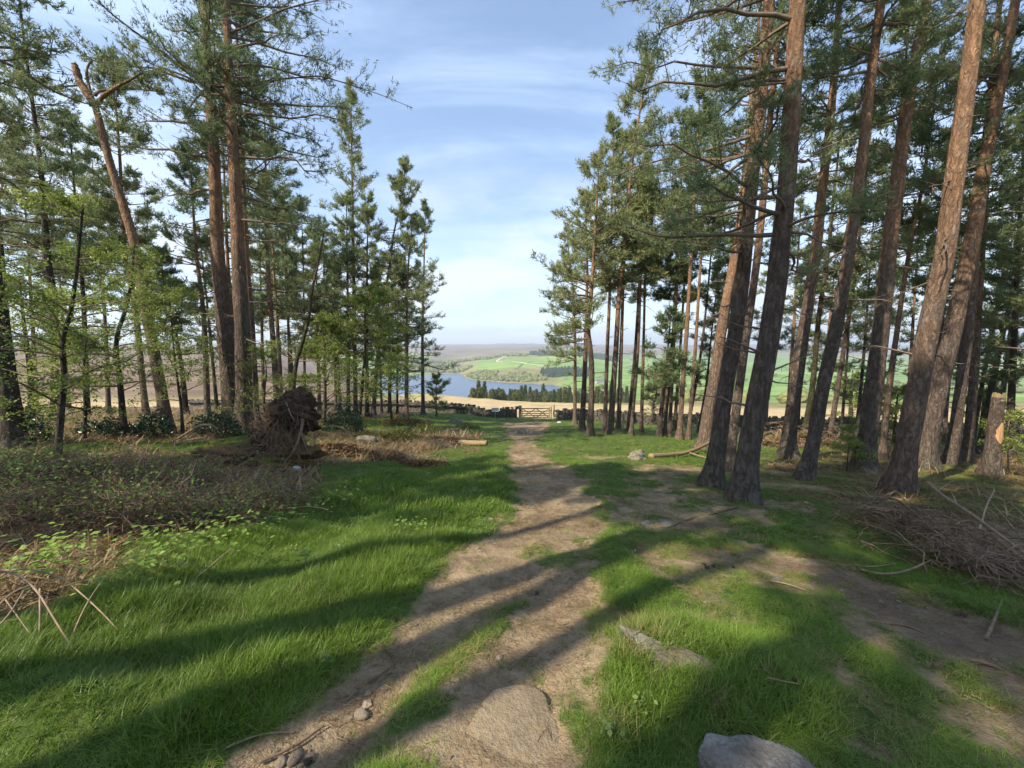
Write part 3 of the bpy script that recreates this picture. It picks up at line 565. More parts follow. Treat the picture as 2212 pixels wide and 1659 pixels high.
def pine_parts(tr, crown0, spread, seed, nprim=80, nsec=8, nsh=6, nb=7, nl=.1, nw=.009, top_h=None, conic=False, bias=None, dead=12, deadlen=1.4, sides=14, step=.3, kill=.2, elev=(-8, 50), extra=None, low_side=None, dens=1.0, openf=0.):
    """trunk, branch and crown meshes of a Scots pine in the trunk's own space"""
    rng = np.random.default_rng(seed); H = tr.L
    mt = MB(); tr.mesh(mt, sides, step)
    t = np.sort(rng.beta(1.0, 1.05, nprim)) if not conic else np.sort(rng.uniform(0, 1, nprim) ** .9)
    t = np.round(t * 26) / 26 + rng.normal(0, .008, nprim); t = np.clip(t, 0, .985)
    h = crown0 + t * (H - crown0); az = rng.uniform(0, 2 * math.pi, nprim)
    wave = .72 + .28 * np.sin(t * 26 * .9 + seed) ; L = spread * wave * ((1 - t) ** .55 * (.62 + .38 * np.clip(t / .22, 0, 1)) if not conic else (1.02 - t) ** .85) * rng.uniform(.55, 1.15, nprim)
    el = np.radians(elev[0] + (elev[1] - elev[0]) * t ** 1.2 + rng.normal(0, 9, nprim)); cv = rng.uniform(-.22, .22, nprim) + .06
    if bias is not None:
        f = 1 + bias[2] * np.cos(az - math.atan2(bias[1], bias[0])); L = L * np.clip(f, .3, 2)
    keep = rng.uniform(0, 1, nprim) > kill
    if openf: keep &= ~((np.sin(az) < -.3) & (rng.uniform(0, 1, nprim) < openf) & (t < .75))   # few boughs survive on the side of the ride
    if low_side is not None:   # the lowest boughs live only on the open side
        keep &= (t > .3) | (np.cos(az - low_side) > .1)
    h, az, L, el, cv, t = (a[keep] for a in (h, az, L, el, cv, t))
    if extra is not None:      # boughs the photograph shows singly: (height, azimuth, length, elevation deg, curvature)
        E = np.array(extra, float); h = np.r_[h, E[:, 0]]; az = np.r_[az, E[:, 1]]; L = np.r_[L, E[:, 2]]; el = np.r_[el, np.radians(E[:, 3])]; cv = np.r_[cv, E[:, 4]]; t = np.r_[t, np.clip((E[:, 0] - crown0) / (H - crown0), 0, 1)]
    L = np.maximum(L, .25); n = len(h); st = tr.at(h); P = branch_paths(st, az, el, L, cv, 8, rng, .13)
    rb = np.minimum(tr.rad(h) * .42, .012 + .016 * L); R = rb[:, None] * (1 - .85 * np.linspace(0, 1, 8)[None]); mbb = MB(); nx = len(extra) if extra is not None else 0
    ks = [0, 2, 4, 5, 7] if nl > .15 else list(range(8)); mbb.add(*tubes(P[:n - nx][:, ks], R[:n - nx][:, ks], 4 if nl > .15 else 5)); mbb.boughs = [MB().add(*tubes(P[k:k + 1], R[k:k + 1] * .8, 6)) for k in range(n - nx, n)]
    i = np.repeat(np.arange(n), np.clip(np.round(nsec * (.4 + .8 * L / spread) * dens), 3, 40).astype(int)); s = rng.uniform(.22 if not conic else .12, 1., len(i)) ** .85; pb, db = path_at(P, i, s)
    sgn = np.where(np.arange(len(i)) % 2 == 0, 1, -1); ang = sgn * rng.uniform(.5, 1.2, len(i)); ca, sa = np.cos(ang), np.sin(ang)
    d2 = nrm(np.stack([db[:, 0] * ca - db[:, 1] * sa, db[:, 0] * sa + db[:, 1] * ca, db[:, 2] * .5 + rng.uniform(-.12, .45, len(i))], -1))
    L2 = (L[i] * .36 * (1.15 - s) + .18) * rng.uniform(.6, 1.3, len(i)); q = np.linspace(0, 1, 4)
    P2 = pb[:, None] + d2[:, None] * (L2[:, None] * q)[..., None]; P2[:, :, 2] += (L2[:, None] * .18 * q ** 2); P2 += rng.normal(0, .04, P2.shape) * L2[:, None, None] * q[None, :, None]
    sl = slice(None, None, 3 if nl > .15 else 1); mbb.add(*tubes(P2[sl][:, [0, 2, 3]], (.004 + .006 * L2[sl])[:, None] * (1 - .6 * q[[0, 2, 3]])[None], 3))
    j = np.repeat(np.arange(len(i)), nsh); s3 = rng.uniform(.3, 1.08, len(j)); p3, d3 = path_at(P2, j, np.clip(s3, 0, 1)); p3 = p3 + rng.normal(0, .055, p3.shape) * (.6 + L2[j])[:, None]
    dd = nrm(d3 * .75 + np.array([0, 0, .45]) + rng.normal(0, .45, d3.shape)); clump = rng.uniform(0, 1, n)[i][j] * .5 + np.repeat(rng.uniform(0, .3, len(i)), nsh)
    tip_i = np.repeat(np.arange(n), 6); pt, dt = path_at(P, tip_i, rng.uniform(.75, 1., len(tip_i)))
    pos = np.concatenate([p3, pt]); dirn = np.concatenate([dd, nrm(dt + rng.normal(0, .35, dt.shape))]); tint = np.concatenate([clump + .15, np.full(len(pt), .5)])
    mc = MB(); needle_blades(mc, pos, dirn, rng, nb, nl, nw, nl * 1.5, tint)
    if dead:
        hd = rng.uniform(max(1.2, crown0 * .25), crown0 * 1.05, dead); Ld = deadlen * rng.uniform(.12, 1., dead) ** 1.6; Pd = branch_paths(tr.at(hd), rng.uniform(0, 6.28, dead), rng.uniform(-.35, .4, dead), Ld, rng.uniform(-.3, .1, dead), 6, rng, .14)
        mbb.add(*tubes(Pd, np.minimum(.01 + .014 * Ld, .03)[:, None] * (1 - .8 * np.linspace(0, 1, 6))[None], 4))
        ii = np.repeat(np.arange(dead), 5); pb, db = path_at(Pd, ii, rng.uniform(.35, 1, len(ii))); l2 = Ld[ii] * rng.uniform(.15, .45, len(ii)); d2 = nrm(db + rng.normal(0, .6, db.shape)); q = np.linspace(0, 1, 4)
        P2 = pb[:, None] + d2[:, None] * (l2[:, None] * q)[..., None]; mbb.add(*tubes(P2, (.004 + .003 * l2)[:, None] * (1 - .6 * q)[None], 3))
    return mt, mbb, mc
def rel(path):
    P = np.asarray(path, float); return P - P[0]
def place_pine(name, label, pxpath, wpx, d=None, H=None, crown0=.55, spread=2.6, seed=1, bark='bark', needle='needle', group=None, lean_y=0., **kw):
    """pxpath: points up the trunk read off the photograph, base first; the trunk stands at depth d (or where its foot meets the ground)"""
    b = G(*pxpath[0]) if d is None else at(pxpath[0][0], pxpath[0][1], d); d = b[1]; b[2] = gh(b[0], b[1])
    P = [b] + [at(px, py, d) for px, py in pxpath[1:]]
    P = [p for k, p in enumerate(P) if k == 0 or p[2] > b[2] + .15]
    if H is not None and P[-1][2] < b[2] + H:
        dv = P[-1] - P[-2 if len(P) < 3 else -3]; dv = dv / max(dv[2], .2); cur = P[-1].copy(); z1 = b[2] + H
        for k in range(1, 5):
            z = P[-1][2] + (z1 - P[-1][2]) * .25 if False else cur[2] + (z1 - cur[2]) / (5 - k); cur = np.array([cur[0] + dv[0] * (z - cur[2]) * .75 ** k, d, z]); P.append(cur)
    P = np.array(P)
    if lean_y: P[:, 1] += lean_y * (P[:, 2] - P[0, 2])
    tr = Trunk(rel(P), .93 * wpx * d / FPX / 2, seed=seed)
    mt, mbb, mc = pine_parts(tr, crown0 * tr.L if crown0 <= 1 else crown0, spread, seed, **kw)
    t = thing(name, label, 'tree', b, group)
    obj('trunk', mt.mesh('trunk', True), M[bark], t); tag(obj('branches', mbb.mesh('branches'), M['branch'], t), kind='stuff'); tag(obj('crown', mc.mesh('crown'), M[needle], t), kind='stuff')
    for q in mbb.boughs: obj('bough', q.mesh('bough', True), M['branch'], t)
    return t

# ------------------------------------------------------------------ the pines, one by one
PI = math.pi
NEAR = dict(openf=.7, dens=1.12, nprim=100, nsec=11, nsh=8, nb=8, nl=.10, nw=.0070, sides=20, step=.16)
MIDL = dict(nprim=95, nsec=9, nsh=7, nb=6, nl=.13, nw=.0125, sides=14, step=.25)
FARL = dict(nprim=78, nsec=9, nsh=6, nb=5, nl=.2, nw=.020, sides=8, step=.5)
def pines():
    right_far = []; left_far = []
    # right of the path, front to back
    R = 'tall pines on the right of the path'
    place_pine('pine_tree', 'thick dark pine nearest the camera with flared lichened foot, right of the path', [(1600, 1082), (1620, 958), (1641, 838), (1661, 736), (1678, 616), (1685, 531), (1696, 444), (1706, 307), (1713, 171), (1723, 0)], 46, H=18, crown0=5.6, spread=2.9, seed=3, group=R, low_side=PI * .95, dead=16, deadlen=1.3, kill=.25,
               extra=[(4.6, 2.9, 2.6, -2, .10), (4.9, 3.5, 2.2, 6, .05), (4.4, .4, 1.9, -12, .1), (5.2, 2.5, 2.3, 12, -.1), (7.2, 3.0, 2.6, -14, .05), (7.9, 3.3, 2.6, 4, -.2), (5.0, 4.1, 1.8, 2, 0), (4.7, 5.0, 1.5, 0, 0), (5.8, .9, 2.0, 18, 0), (8.6, 2.8, 2.6, 12, -.15), (5.4, 3.1, 1.9, -10, .05), (5.0, 2.2, 2.0, -2, 0)], **NEAR)
    place_pine('pine_tree', 'straight dark pine just left of the thickest right-hand trunk', [(1540, 1050), (1562, 872), (1586, 736), (1607, 582), (1620, 427), (1641, 239), (1651, 137), (1661, 0)], 35, H=17.5, crown0=6.2, spread=2.6, seed=7, group=R, low_side=PI, dead=12, deadlen=1.1,
               extra=[(5.2, 3.0, 2.2, -6, .05), (6.0, 3.4, 2.6, 2, 0), (7.0, 2.7, 2.8, -4, .05), (8.2, 3.1, 2.5, 8, -.2), (5.6, 2.4, 1.8, 0, 0), (4.8, 3.6, 1.6, -4, .1)], **NEAR)
    place_pine('pine_tree', 'slim reddish pine half hidden between the two dark front trunks', [(1573, 1016), (1610, 736), (1631, 599), (1648, 444), (1668, 200), (1690, 0)], 20, H=17, crown0=.5, spread=2.2, seed=9, group=R, **MIDL)
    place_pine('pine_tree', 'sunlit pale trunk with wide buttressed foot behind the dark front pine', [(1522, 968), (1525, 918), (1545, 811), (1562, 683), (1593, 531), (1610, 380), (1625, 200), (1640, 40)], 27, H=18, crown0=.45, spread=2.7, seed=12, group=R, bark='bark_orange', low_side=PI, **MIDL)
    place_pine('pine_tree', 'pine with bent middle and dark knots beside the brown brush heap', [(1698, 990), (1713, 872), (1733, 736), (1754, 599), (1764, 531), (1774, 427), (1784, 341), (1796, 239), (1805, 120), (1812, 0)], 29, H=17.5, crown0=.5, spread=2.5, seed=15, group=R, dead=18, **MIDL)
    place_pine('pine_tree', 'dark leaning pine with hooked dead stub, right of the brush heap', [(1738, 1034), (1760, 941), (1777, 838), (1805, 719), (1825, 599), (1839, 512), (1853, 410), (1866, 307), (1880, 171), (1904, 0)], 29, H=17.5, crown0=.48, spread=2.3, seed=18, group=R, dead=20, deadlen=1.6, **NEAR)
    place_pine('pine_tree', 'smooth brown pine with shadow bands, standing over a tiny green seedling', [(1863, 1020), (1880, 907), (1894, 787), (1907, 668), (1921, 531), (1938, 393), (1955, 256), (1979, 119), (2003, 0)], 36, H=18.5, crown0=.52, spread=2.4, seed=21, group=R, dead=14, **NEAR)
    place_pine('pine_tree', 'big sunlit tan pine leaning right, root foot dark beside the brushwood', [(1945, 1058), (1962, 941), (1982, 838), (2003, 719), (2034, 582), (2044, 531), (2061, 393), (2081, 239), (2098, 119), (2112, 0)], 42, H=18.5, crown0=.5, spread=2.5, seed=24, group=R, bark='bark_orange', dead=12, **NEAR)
    place_pine('pine_tree', 'mottled pine leaning right close behind the big tan pine', [(1993, 1010), (2013, 907), (2040, 787), (2068, 668), (2085, 582), (2102, 512), (2119, 393), (2150, 239), (2170, 137), (2194, 0)], 37, H=18, crown0=.5, spread=2.6, seed=27, group=R, dead=10, **NEAR)
    place_pine('pine_tree', 'dark red shaded pine right of the mottled leaning pine', [(2057, 984), (2075, 838), (2095, 685), (2105, 565), (2120, 400), (2140, 200)], 22, d=12.5, H=18, crown0=.4, spread=2.4, seed=30, group=R, **MIDL)
    place_pine('pine_tree', 'slim greyish pine behind the dark red pine near the wall end', [(2092, 966), (2105, 804), (2112, 668), (2119, 565), (2130, 400)], 18, d=14, H=17, crown0=.35, spread=2.4, seed=33, group=R, **MIDL)
    # background pines between the big right-hand trunks
    B = 'slender pines standing further back on the right'
    k = 0
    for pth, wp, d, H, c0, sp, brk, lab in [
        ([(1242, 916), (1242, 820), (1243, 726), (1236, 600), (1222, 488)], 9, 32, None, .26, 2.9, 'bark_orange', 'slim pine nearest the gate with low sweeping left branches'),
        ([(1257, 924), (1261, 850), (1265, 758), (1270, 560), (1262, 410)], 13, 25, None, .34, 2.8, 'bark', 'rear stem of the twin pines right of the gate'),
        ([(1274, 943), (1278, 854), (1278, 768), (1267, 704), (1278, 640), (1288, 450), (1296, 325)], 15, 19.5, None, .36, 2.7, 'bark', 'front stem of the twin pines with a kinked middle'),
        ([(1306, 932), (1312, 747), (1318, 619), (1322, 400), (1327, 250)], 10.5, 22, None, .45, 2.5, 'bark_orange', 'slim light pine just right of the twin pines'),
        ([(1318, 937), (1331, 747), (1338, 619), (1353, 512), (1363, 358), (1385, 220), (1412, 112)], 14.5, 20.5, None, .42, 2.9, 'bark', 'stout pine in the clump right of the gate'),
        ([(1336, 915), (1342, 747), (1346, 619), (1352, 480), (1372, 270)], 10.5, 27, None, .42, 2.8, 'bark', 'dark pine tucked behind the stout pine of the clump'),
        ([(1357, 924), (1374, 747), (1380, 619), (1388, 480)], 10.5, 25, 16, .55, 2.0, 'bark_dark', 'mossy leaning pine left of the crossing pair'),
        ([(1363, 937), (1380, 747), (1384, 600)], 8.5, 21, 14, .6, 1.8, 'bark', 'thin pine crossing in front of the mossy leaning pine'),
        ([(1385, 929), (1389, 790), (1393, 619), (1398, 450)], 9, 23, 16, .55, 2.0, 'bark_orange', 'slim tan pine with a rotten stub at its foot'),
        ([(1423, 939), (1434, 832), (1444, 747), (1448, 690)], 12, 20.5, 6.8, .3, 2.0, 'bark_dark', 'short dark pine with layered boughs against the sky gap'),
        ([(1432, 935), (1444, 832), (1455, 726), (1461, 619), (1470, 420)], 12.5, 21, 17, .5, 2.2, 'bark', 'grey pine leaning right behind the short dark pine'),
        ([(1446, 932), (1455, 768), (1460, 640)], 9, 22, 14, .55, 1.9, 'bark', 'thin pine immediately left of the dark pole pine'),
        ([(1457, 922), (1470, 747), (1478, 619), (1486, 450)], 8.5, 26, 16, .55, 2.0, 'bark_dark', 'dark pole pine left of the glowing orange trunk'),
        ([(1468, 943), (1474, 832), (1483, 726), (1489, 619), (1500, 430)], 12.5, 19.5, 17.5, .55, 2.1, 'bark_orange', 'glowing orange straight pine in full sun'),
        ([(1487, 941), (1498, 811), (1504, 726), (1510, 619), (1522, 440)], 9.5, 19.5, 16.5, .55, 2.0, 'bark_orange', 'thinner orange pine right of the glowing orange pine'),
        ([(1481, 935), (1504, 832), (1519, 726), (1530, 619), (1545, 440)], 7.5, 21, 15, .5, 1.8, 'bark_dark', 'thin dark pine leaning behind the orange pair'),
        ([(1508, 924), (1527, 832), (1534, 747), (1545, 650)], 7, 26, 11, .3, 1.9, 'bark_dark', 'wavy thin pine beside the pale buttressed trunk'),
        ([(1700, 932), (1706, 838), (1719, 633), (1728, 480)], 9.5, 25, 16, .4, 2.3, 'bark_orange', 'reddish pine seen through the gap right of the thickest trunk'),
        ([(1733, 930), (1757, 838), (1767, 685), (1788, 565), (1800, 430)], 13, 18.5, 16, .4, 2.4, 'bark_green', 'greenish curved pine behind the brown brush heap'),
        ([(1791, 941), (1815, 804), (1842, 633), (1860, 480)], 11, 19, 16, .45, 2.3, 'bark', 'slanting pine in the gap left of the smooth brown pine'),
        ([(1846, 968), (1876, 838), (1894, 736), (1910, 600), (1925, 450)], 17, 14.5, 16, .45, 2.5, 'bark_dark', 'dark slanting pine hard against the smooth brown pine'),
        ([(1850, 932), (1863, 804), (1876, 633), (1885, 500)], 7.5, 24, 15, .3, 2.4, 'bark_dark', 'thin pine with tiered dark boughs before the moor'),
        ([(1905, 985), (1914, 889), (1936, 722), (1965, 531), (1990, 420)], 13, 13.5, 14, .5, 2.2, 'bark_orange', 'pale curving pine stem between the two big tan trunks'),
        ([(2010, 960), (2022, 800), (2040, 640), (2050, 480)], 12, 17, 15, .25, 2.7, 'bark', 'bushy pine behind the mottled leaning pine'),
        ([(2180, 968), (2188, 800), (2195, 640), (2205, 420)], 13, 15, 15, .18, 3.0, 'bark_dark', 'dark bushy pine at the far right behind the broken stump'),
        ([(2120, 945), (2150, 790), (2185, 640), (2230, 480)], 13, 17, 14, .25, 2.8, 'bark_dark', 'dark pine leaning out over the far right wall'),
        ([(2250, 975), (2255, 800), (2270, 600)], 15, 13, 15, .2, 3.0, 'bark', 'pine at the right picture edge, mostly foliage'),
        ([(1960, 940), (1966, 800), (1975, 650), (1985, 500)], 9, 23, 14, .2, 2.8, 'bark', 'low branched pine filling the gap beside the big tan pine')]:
        right_far.append(lab); _o = place_pine('pine_tree', lab, pth, wp, d=d, H=H, crown0=c0, spread=sp * (1.4 if k < 3 else 1.15), seed=100 + k, bark=brk, group=B, kill=.25, dead=8, deadlen=1.2, low_side=(PI if k in (0, 1, 2) else None), needle='needle_sunlit' if k < 9 else 'needle', **dict(FARL, nprim=92 if k < 9 else 68, dens=1.1 if k < 9 else 1.)); right_far[-1] = _o; k += 1
    # left of the path
    L = 'tall pines on the left of the path'
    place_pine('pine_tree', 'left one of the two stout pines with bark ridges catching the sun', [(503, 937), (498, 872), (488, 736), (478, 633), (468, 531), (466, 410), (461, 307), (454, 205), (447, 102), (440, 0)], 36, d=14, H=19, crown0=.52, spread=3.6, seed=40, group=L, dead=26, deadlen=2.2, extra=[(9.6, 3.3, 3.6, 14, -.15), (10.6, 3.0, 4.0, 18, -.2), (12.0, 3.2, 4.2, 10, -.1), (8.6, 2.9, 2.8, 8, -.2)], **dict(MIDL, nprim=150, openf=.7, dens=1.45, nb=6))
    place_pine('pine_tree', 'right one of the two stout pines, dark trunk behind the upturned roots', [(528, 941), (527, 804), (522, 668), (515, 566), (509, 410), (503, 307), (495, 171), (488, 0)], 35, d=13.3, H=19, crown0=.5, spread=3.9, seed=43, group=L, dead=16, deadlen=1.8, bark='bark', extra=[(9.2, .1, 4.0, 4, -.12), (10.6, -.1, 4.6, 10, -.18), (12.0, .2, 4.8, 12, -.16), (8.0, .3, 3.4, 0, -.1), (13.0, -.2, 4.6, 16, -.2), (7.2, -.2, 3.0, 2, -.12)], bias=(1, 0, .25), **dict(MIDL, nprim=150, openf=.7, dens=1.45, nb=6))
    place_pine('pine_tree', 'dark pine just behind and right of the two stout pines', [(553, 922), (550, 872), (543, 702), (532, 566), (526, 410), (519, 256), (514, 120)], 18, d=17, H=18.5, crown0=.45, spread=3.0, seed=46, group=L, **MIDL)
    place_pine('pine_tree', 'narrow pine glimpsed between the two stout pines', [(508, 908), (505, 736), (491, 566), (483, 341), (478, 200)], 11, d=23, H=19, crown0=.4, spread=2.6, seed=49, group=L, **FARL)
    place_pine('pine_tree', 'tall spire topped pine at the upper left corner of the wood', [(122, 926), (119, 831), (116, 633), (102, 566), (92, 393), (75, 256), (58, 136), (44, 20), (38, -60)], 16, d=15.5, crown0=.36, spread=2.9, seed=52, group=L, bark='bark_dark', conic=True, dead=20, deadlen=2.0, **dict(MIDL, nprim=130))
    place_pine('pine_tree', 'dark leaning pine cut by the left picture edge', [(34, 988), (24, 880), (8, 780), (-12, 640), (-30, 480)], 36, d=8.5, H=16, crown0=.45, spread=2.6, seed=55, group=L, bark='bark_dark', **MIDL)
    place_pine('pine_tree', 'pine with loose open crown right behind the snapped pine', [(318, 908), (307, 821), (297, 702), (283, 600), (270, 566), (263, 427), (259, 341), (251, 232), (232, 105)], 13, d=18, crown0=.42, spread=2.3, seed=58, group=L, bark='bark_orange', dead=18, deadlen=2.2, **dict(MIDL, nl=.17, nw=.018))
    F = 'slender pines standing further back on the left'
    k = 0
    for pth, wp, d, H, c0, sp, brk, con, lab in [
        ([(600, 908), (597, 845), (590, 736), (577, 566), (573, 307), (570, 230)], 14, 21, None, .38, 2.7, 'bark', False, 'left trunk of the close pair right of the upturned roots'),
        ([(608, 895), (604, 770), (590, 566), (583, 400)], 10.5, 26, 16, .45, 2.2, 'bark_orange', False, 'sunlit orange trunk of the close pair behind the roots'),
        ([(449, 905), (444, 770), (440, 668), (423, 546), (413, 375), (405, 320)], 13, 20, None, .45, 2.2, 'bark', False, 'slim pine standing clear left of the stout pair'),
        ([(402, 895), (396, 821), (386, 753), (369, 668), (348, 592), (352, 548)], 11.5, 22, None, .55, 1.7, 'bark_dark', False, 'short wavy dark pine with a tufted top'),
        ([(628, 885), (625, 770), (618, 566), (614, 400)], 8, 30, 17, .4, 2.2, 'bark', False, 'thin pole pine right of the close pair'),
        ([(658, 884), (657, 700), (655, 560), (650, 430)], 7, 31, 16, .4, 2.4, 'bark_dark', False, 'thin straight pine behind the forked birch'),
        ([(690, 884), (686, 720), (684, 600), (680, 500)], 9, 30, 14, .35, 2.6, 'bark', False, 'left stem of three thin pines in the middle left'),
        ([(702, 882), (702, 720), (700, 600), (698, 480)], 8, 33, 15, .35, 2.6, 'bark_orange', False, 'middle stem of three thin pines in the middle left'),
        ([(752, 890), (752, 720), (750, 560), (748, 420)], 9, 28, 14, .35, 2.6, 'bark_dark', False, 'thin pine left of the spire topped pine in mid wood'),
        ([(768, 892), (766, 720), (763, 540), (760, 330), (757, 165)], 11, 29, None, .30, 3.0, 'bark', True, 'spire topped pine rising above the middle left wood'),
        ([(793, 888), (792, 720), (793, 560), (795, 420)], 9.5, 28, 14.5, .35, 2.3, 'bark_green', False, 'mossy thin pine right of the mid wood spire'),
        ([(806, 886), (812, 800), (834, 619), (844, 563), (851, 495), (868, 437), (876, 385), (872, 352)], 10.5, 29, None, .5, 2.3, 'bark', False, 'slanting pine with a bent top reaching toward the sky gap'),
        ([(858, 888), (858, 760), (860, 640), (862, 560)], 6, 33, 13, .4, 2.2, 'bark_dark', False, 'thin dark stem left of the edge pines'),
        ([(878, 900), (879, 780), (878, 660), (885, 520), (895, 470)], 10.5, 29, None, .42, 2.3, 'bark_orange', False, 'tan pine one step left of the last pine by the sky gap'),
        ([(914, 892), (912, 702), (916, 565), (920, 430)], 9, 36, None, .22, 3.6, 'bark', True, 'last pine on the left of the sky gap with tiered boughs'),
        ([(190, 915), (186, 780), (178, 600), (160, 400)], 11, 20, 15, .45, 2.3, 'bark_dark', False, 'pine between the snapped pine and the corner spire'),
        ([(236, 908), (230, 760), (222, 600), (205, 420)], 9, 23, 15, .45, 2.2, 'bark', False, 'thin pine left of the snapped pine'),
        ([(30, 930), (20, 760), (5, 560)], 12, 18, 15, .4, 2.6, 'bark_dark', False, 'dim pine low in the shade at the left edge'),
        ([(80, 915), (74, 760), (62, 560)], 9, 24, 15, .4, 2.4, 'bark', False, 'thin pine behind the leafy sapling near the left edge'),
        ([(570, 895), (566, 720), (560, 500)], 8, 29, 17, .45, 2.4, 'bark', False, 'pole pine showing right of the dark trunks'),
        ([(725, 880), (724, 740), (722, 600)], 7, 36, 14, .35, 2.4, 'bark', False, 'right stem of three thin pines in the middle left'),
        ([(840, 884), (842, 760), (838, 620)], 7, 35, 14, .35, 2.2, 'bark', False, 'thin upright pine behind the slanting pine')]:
        _o = place_pine('pine_tree', lab, pth, wp, d=d, H=H, crown0=c0 * (.95 if k != 14 else .7), spread=sp * 1.34, seed=200 + k, bark=brk, group=F, kill=.16, dead=10, deadlen=1.5, conic=con, needle='needle_sunlit' if k > 4 else 'needle', **dict(FARL, dens=1.0 if k < 4 else 1.2, nprim=78 if k < 4 else 88)); left_far.append(_o); k += 1
    for src_, px, d, rz, sc_, lab in [(right_far[17], 1655, 27, 2., .95, 'thin far pine seen left of the pine with bent middle'), (right_far[20], 1725, 26, 1., .8, 'far pine behind the brush heap by the wall'), (right_far[23], 1775, 25, 3., .95, 'bushy far pine left of the slanting pair'), (right_far[24], 1820, 28, 4., .9, 'dark far pine by the wall behind the green seedling'), (right_far[21], 1895, 27, 2.5, 1., 'thin far pine behind the smooth brown pine'), (right_far[23], 2045, 23, 5., .9, 'bushy far pine between the two right leaning pines'), (right_far[24], 2105, 22, 1.5, 1., 'dark far pine behind the red shaded pine'), (right_far[25], 2160, 21, .6, 1., 'dark far pine above the broken stump'), (right_far[11], 1560, 29, 2., 1., 'thin far pine just right of the pale buttressed trunk'), (left_far[6], 150, 30, 1., .95, 'far pine behind the left foreground sapling'), (left_far[7], 345, 31, 2., 1., 'far pine behind the short wavy dark pine'), (left_far[10], 470, 33, 3., 1., 'far pine left of the two stout pines'), (left_far[8], 640, 35, 4., 1., 'far pine beyond the forked birch'), (left_far[20], 735, 34, 2., 1., 'far pine left of the mid wood spire'), (left_far[12], 825, 36, 5., 1., 'far pine under the slanting pine')]:
        c = copy_tree(src_); q_ = at(px, 900, d); c.location = (q_[0], d, gh(q_[0], d)); c.rotation_euler = (0, 0, rz); c.scale = (sc_, sc_, sc_); c['label'] = lab
    # two small young pines by the wall
    place_pine('young_pine', 'small dark young pine by the wall below the last left pine', [(943, 893), (941, 860), (944, 815)], 4, d=34, crown0=.15, spread=1.9, seed=301, needle='needle', group=None, dead=0, **dict(FARL, nprim=34))
    place_pine('old_pine', 'low gnarled dark pine beyond the wall on the right', [(1416, 925), (1408, 880), (1420, 850), (1416, 800)], 9, d=36, crown0=.35, spread=3.0, seed=302, bark='bark_dark', dead=4, **dict(FARL, nprim=46))
    # pines behind the camera: out of the picture, they throw the long shadows over the path
    S = 'pines behind the viewpoint whose shadows cross the path'
    src = []
    for q, (p_, t_, r_, sd) in enumerate([(-2.98, -7.6, .25, 401), (-2.25, -6.8, .24, 402), (-1.72, -8.0, .17, 403), (-5.2, -12.0, .2, 404), (-6.3, -15.5, .2, 405), (-7.7, -15.5, .2, 406), (.6, -12.0, .2, 407), (2.4, -10.5, .2, 408), (-9.2, -17, .2, 409), (-.85, -7.0, .17, 410), (-.1, -8.5, .2, 411), (-3.85, -8.2, .15, 412)]):
        sa, ca = math.sin(SUN_AZ), math.cos(SUN_AZ); x = p_ * ca + t_ * sa; y = -p_ * sa + t_ * ca; z = gh(x, y)
        lab = 'unseen pine behind the viewpoint ' + ['shading the upper path band', 'shading the middle path band', 'shading the lower path band', 'shading the lush grass', 'shading the grass edge', 'shading the bramble bank', 'shading the boulder', 'shading the bottom corner', 'shading the far thicket', 'shading the mossy rock', 'shading the lower right grass', 'shading the bend of the path'][q]
        if q < 3:
            rg = np.random.default_rng(sd); pts = [np.array([0, 0, 0.])] + [np.array([rg.normal(0, .1) * k, rg.normal(0, .1) * k, 4.5 * k]) for k in range(1, 5)]
            tr = Trunk(pts, r_, seed=sd); mt, mbb, mc = pine_parts(tr, 10.5, 2.4, sd, dead=8, **dict(FARL, nprim=85, step=.4, dens=1.3))
            o = thing('pine_tree', lab, 'tree', (x, y, z), S); obj('trunk', mt.mesh('trunk', True), M['bark'], o); tag(obj('branches', mbb.mesh('branches'), M['branch'], o), kind='stuff'); tag(obj('crown', mc.mesh('crown'), M['needle'], o), kind='stuff'); src.append(o)
        else:
            o = copy_tree(src[q % 3]); o['label'] = lab; o.location = (x, y, z); o.rotation_euler = (0, 0, q * 1.3); o.scale = (1, 1, .92 + .03 * (q % 5))
    for q, (x, y, od) in enumerate([(15.5, 9.5, 'nearest'), (19, 12.5, 'second'), (16.5, 6.0, 'third'), (23, 15, 'fourth'), (28, 18, 'fifth'), (22, 9, 'sixth')]):   # the wood goes on past the right edge
        o = copy_tree(src[q % 3]); o.location = (x, y, gh(x, y)); o.rotation_euler = (0, 0, q * 2.1); o.scale = (1, 1, .9 + .03 * q); o['label'] = f'pine of the wood beyond the right picture edge, {od} of six'; o['group'] = 'pines beyond the right edge'
pines()

